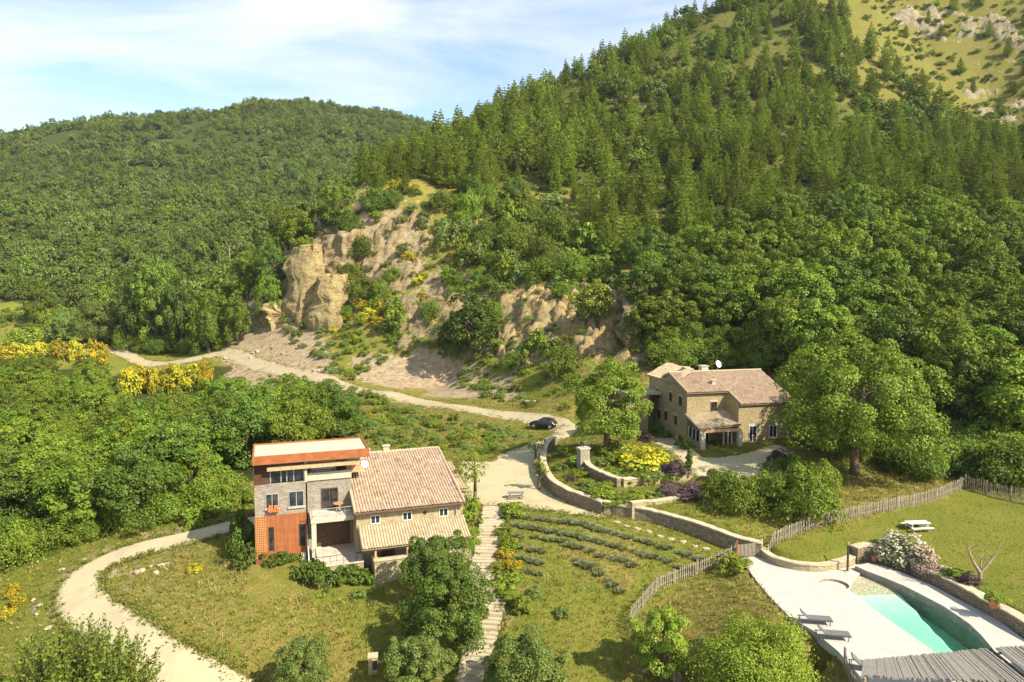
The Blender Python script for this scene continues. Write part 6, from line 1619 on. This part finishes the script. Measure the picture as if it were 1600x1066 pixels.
SHR(1406, 883, 'pink', 1.55, 1.65, 'big oleander covered in pale pink blossom behind the pool wall', None, 'flowering_bush')
SHR(1440, 884, 'pink', 1.0, 1.3, 'lower side clump of the pale blossom beside the big oleander', None, 'flowering_bush')
SHR(1460, 897, 'pink', .95, .8, 'small white-flowered rose bush on the edge of the lawn wall', None, 'flowering_bush')
SHR(1512, 912, 'purple', .7, .7, 'small reddish bush near the bare pruned tree'); SHR(1490, 908, 'ash', .8, .6, 'low green plant between the white rose and the bare tree')
tr_ = shrub(np.array(POT.location) + np.array((0, 0, .55)), 'ash', .55, .55, 'green leaves growing from the terracotta pot on the lawn edge', None, 'plant', 'potted_plant', False)
for i, (a, b, r, h, kd) in enumerate(((372,872,.8,2.6,'dark'),(383,884,1.0,1.9,'dark'),(376,842,.8,2.4,'dark'),(388,862,.7,2.2,'dark'))): SHR(a, b, kd, r, h, 'tall dark shrub against the side of the orange wall', 'shrubs beside the orange wall')
for i, (a, b, r, h) in enumerate(((424,882,.8,.9),(440,879,.9,1.0),(456,876,.7,.8))): SHR(a, b, 'dark', r, h, 'low green shrub along the foot of the orange steel wall', 'shrubs at the foot of the orange wall')
for i, (a, b, r, h) in enumerate(((478,904,.9,1.3),(492,912,1.1,1.5),(510,914,1.0,1.2),(530,910,.9,1.1),(548,907,1.0,1.3),(565,909,.9,1.2))): SHR(a, b, 'dark', r, h, 'green shrub at the foot of the lower stone terrace', 'shrubs below the stone terrace')
for i, (a, b, r, h, kd) in enumerate(((905,745,.9,.8,'lime'),(925,768,1.0,.7,'olive'),(940,778,1.1,.9,'lime'),(960,786,1.0,.7,'ash'),(900,725,1.0,.8,'ash'),(885,714,1.2,1.0,'ash'),(880,735,.8,.7,'olive'),(1000,780,1.1,.7,'lime'),(1025,776,1.0,.6,'olive'),(975,782,.8,.6,'olive'),(915,757,.7,.6,'lime'),(893,752,.6,.5,'purple'),(945,762,.8,.6,'lime'),(985,776,.7,.5,'lime'))):
    SHR(a, b, kd, r, h, 'low garden plant in the lower bed behind the curved wall', 'plants in the lower bed', 'garden_plant')
for i, (a, b, r, h, kd) in enumerate(((940,728,1.2,.8,'olive'),(955,742,1.3,.8,'lime'),(975,750,1.2,.7,'olive'),(1000,752,1.3,.7,'ash'),(1025,748,1.0,.7,'olive'),(945,712,1.1,.9,'ash'),(970,722,1.3,1.0,'lime'),(1030,722,1.1,1.0,'ash'),(1045,752,.8,.6,'lime'),(962,702,1.2,1.1,'oak'),(985,740,1.0,.8,'olive'),(1015,738,1.0,.8,'lime'))):
    SHR(a, b, kd, r, h, 'low garden plant in the upper bed round the yellow shrub', 'plants in the upper bed', 'garden_plant')
for i, (a, b, r, h, kd) in enumerate(((1025,678,.8,1.1,'dark'),(1040,684,.7,.9,'oak'),(1062,697,.6,1.2,'dark'),(1072,703,.6,1.3,'dark'),(1010,690,.9,.8,'purple'),(1215,722,1.1,1.3,'purple'),(1230,735,1.2,1.4,'oak'),(1200,738,.9,.9,'ash'),(1115,752,.8,1.1,'dark'))):
    SHR(a, b, kd, r, h, 'small shrub along the edge of the pale farmhouse terrace', 'shrubs round the farmhouse terrace')
for i, (a, b, r, h, kd) in enumerate(((788,836,.7,.8,'ash'),(795,852,.8,.9,'lime'),(790,872,.8,.7,'broom'),(783,896,.9,.8,'lime'),(800,890,.8,.6,'broom'),(786,920,1.0,.8,'lime'),(790,938,.8,.6,'ash'),(800,862,.7,.6,'ash'),(812,955,.9,1.1,'ash'),(805,905,.7,.5,'lime'),(735,850,.8,.8,'ash'),(742,838,.7,.7,'lime'))):
    SHR(a, b, kd, r, h, 'small leafy plant in the border beside the garden steps', 'plants beside the garden steps', 'garden_plant')
for i, (a, b, r, h) in enumerate(((345,800,1.0,1.4),(330,806,1.1,1.5),(365,796,.9,1.2),(385,790,1.0,1.3),(310,812,1.2,1.6),(350,760,1.0,1.2),(300,822,.9,1.1))): SHR(a, b, 'ash', r, h, 'leafy green bush on the bank above the gravel drive', 'bushes above the gravel drive')
SHR(303, 893, 'broom', .55, .6, 'single yellow tuft growing in the dry lawn')
for a, b in ((835,930), (880,965), (1105,1010), (560,935)): SHR(a, b, 'olive', .6, .6, 'small scrubby plant dotted in the rough grass', 'scrubby plants in the rough grass', 'garden_plant')
# slim cypress posts
cy = thing('cypress_tree', 'slim dark young cypress at the edge of the farmhouse terrace', 'cypress', at_z(1076, 742, 4.0))
link('crown', broad_crown(740, .24, 1.25, 1.5, 40, 50, .16, M_DARKL, .7)[0], cy); part('trunk', MB().path([(0, 0, -.3), (0, 0, 2.2)], [.05, .02], 6), M_BARK, cy)
# the bare pruned tree
bt = og(1531, 908); t = thing('pruned_tree', 'bare pruned tree with forked grey branches on the picnic lawn', 'tree', bt)
mb = MB().path([(0, 0, -.3), (0, 0, .6), (-.55, .1, 1.5), (-.9, .1, 2.3)], [.17, .14, .10, .08]).path([(0, 0, .6), (.5, -.05, 1.3), (.95, 0, 1.9)], [.13, .10, .08]).path([(0, 0, .5), (.2, .25, 1.5)], [.1, .05])
part('trunk', mb, M_BARKP, t)
tw = MB(); r_ = random.Random(4)
for e in ((-.9, .1, 2.3), (.95, 0, 1.9), (.2, .25, 1.5), (-.55, .1, 1.5)):
    for i in range(9): tw.tube(e, (e[0] + r_.uniform(-.7, .7), e[1] + r_.uniform(-.5, .5), e[2] + r_.uniform(.2, 1.0)), .022, .005, 4)
part('twig', tw, M_BARKP, t)
# lavender rows
def lav_mesh(seed):
    rng = np.random.default_rng(seed); n = 260; a = rng.uniform(0, 6.283, n); rr = np.sqrt(rng.uniform(0, 1, n)) * .38
    T = unit(np.stack([np.cos(a) * rr * 1.8, np.sin(a) * rr * 1.8, np.full(n, .6)], -1) + rng.normal(0, .12, (n, 3))); L = rng.uniform(.35, .6, n)
    P = np.stack([np.cos(a) * rr * .6, np.sin(a) * rr * .6, np.zeros(n)], -1) + T * (L / 2)[:, None]
    N = unit(np.cross(T, unit(rng.normal(size=(n, 3))))); k = rng.random(n) < .12
    q = leaf_quads(P, N, L, .07, rng, T); kk = np.repeat(k, 4)
    return quads_mesh('lavender_plant', [(q[~kk], M_LAV), (q[kk], M_OLIVE)])
LV = [lav_mesh(i) for i in range(4)]
rows = [[(806,808),(880,818),(960,836),(1040,860),(1096,876)], [(802,822),(870,832),(950,852),(1030,878),(1078,892)], [(806,838),(860,846),(920,862),(985,884)], [(812,856),(850,866)], [(816,874),(846,884)], [(812,892),(838,900)], [(890,872),(930,895),(965,925)]]
for L in rows:
    pts = [og(a, b)[:2] for a, b in L]; ln = smooth_line(pts, .6)
    for p in ln:
        if random.random() < .07: continue
        x, y = p[0] + random.uniform(-.16, .16), p[1] + random.uniform(-.16, .16)
        o = link('lavender_plant', random.choice(LV), None, (x, y, gz(x, y) - .03), random.uniform(0, 6)); s = random.uniform(.55, .95); o.scale = (s * 1.15, s * 1.15, s * random.uniform(.8, 1.05))
        tag(o, 'grey-green lavender clump in the planted rows on the slope below the courtyard', 'lavender', 'lavender rows')
# weeds and tufts creeping over the gravel edges
# rough grass
def tuft(seed, mat, n=12, h=.34):
    rng = np.random.default_rng(seed); a = rng.uniform(0, 6.283, n); T = unit(np.stack([np.cos(a) * .45, np.sin(a) * .45, np.ones(n)], -1)); L = rng.uniform(.6, 1.2, n) * h
    P = np.stack([np.cos(a) * .1, np.sin(a) * .1, np.zeros(n)], -1) + T * (L / 2)[:, None]; N = unit(np.cross(T, unit(rng.normal(size=(n, 3)))))
    return quads_mesh('tuft', [(leaf_quads(P, N, L, .05, rng, T), mat)])
proto_collection('dry_tuft', [tuft(1, M_STRAW), tuft(2, M_STRAW, 14, .42), tuft(3, M_GRASS, 12, .3), tuft(4, M_STRAW, 9, .5)])
proto_collection('green_tuft', [tuft(5, M_GRASS, 12, .22), tuft(6, M_GRASS, 10, .28), tuft(7, M_STRAW, 10, .25)])
GR = scatter(-75, 75, 38, 128, .48, rng, .5); qx, qy = proj(GR)
ok = (qx > -60) & (qx < 1660) & (qy < 1100) & (seg_dist(GR[:, 0], GR[:, 1], DRIVE) > 2.6) & (seg_dist(GR[:, 0], GR[:, 1], STAIR_LINE) > 1.5) & (seg_dist(GR[:, 0], GR[:, 1], ROAD) > 2.8)
for pl in (COURT, POOL_DECK, TERR, [loc_l(-.3, -5.2, 0)[:2], loc_l(20, -5.2, 0)[:2], loc_l(20, 12.5, 0)[:2], loc_l(-.3, 6, 0)[:2]], [p for p in NEAR] + [p for p in FAR]): ok &= ~in_poly(GR[:, 0], GR[:, 1], [tuple(q[:2]) for q in pl])
ok &= ~in_poly(GR[:, 0], GR[:, 1], LEFT_WOOD)
GR, qx, qy = GR[ok], qx[ok], qy[ok]
lawn = in_poly(qx, qy, [(1195,860),(1505,765),(1700,800),(1700,1080),(1600,1000),(1440,905),(1345,868),(1270,888)])
dryz = in_poly(qx, qy, [(160,960),(220,880),(390,850),(480,905),(560,930),(600,960),(560,1000),(700,1100),(330,1080)]) | in_poly(qx, qy, [(960,960),(1130,890),(1210,930),(1330,1040),(1330,1100),(1000,1100)]) | in_poly(qx, qy, [(880,870),(960,850),(1010,880),(960,930)]) | in_poly(qx, qy, [(1310,750),(1420,720),(1520,735),(1480,765),(1310,805)])
dryz = dryz ^ (rng.random(len(GR)) < .22)
keep = ~lawn | (rng.random(len(GR)) < .45)
def edge_pts(line, off, n, spread):
    L = np.array([p[:2] for p in line]); T = np.gradient(L, axis=0); T /= np.linalg.norm(T, axis=1)[:, None] + 1e-9; Nn = np.stack([-T[:, 1], T[:, 0]], -1)
    k = rng.integers(0, len(L), n); o = off * rng.choice([-1, 1], n) + rng.normal(0, spread, n); P = L[k] + Nn[k] * o[:, None] + rng.normal(0, .2, (n, 2)); return P
ring = [list(p) for p in COURT] + [list(COURT[0])]
EP = np.concatenate([edge_pts(DRIVE, 1.85, 2600, .26), edge_pts(ROAD, 2.1, 1800, .5), edge_pts(smooth_line(ring, .4), 0, 900, .35), edge_pts(smooth_line([list(p) for p in STAIR_LINE], .3), 1.2, 700, .3)])
EP = EP[~in_poly(EP[:, 0], EP[:, 1], UPPER)]; s = rng.uniform(.5, 1.3, len(EP))
scatter_stuff('verge_grass', np.stack([EP[:, 0], EP[:, 1], GZ(EP[:, 0], EP[:, 1]) + .04], -1), np.stack([s * 1.3, s * 1.3, s * .8], -1), PROTO['green_tuft'], rng, .15)
for nm, mk, key in (('meadow_grass', dryz & keep, 'dry_tuft'), ('rough_grass', ~dryz & keep, 'green_tuft')):
    P = GR[mk]; s = rng.uniform(.4, 1.05, len(P)) * np.where(lawn[mk], .5, 1.0); scatter_stuff(nm, P, np.stack([s * 1.3, s * 1.3, s], -1), PROTO[key], rng, .15)

# ------------------------------------------------------------------ valley air
k = NT('valley_air'); k.t.nodes.remove(k.b)
pv = k.n('ShaderNodeVolumePrincipled'); pv.inputs['Color'].default_value = (.86, .92, 1.0, 1); pv.inputs['Density'].default_value = .00007; pv.inputs['Anisotropy'].default_value = .2
k.l(pv.outputs[0], k.o.inputs['Volume'])
o = link('haze', MB().box(-1700, -60, -60, 1700, 1300, 330).mesh('haze', k.m)); o['kind'] = 'stuff'
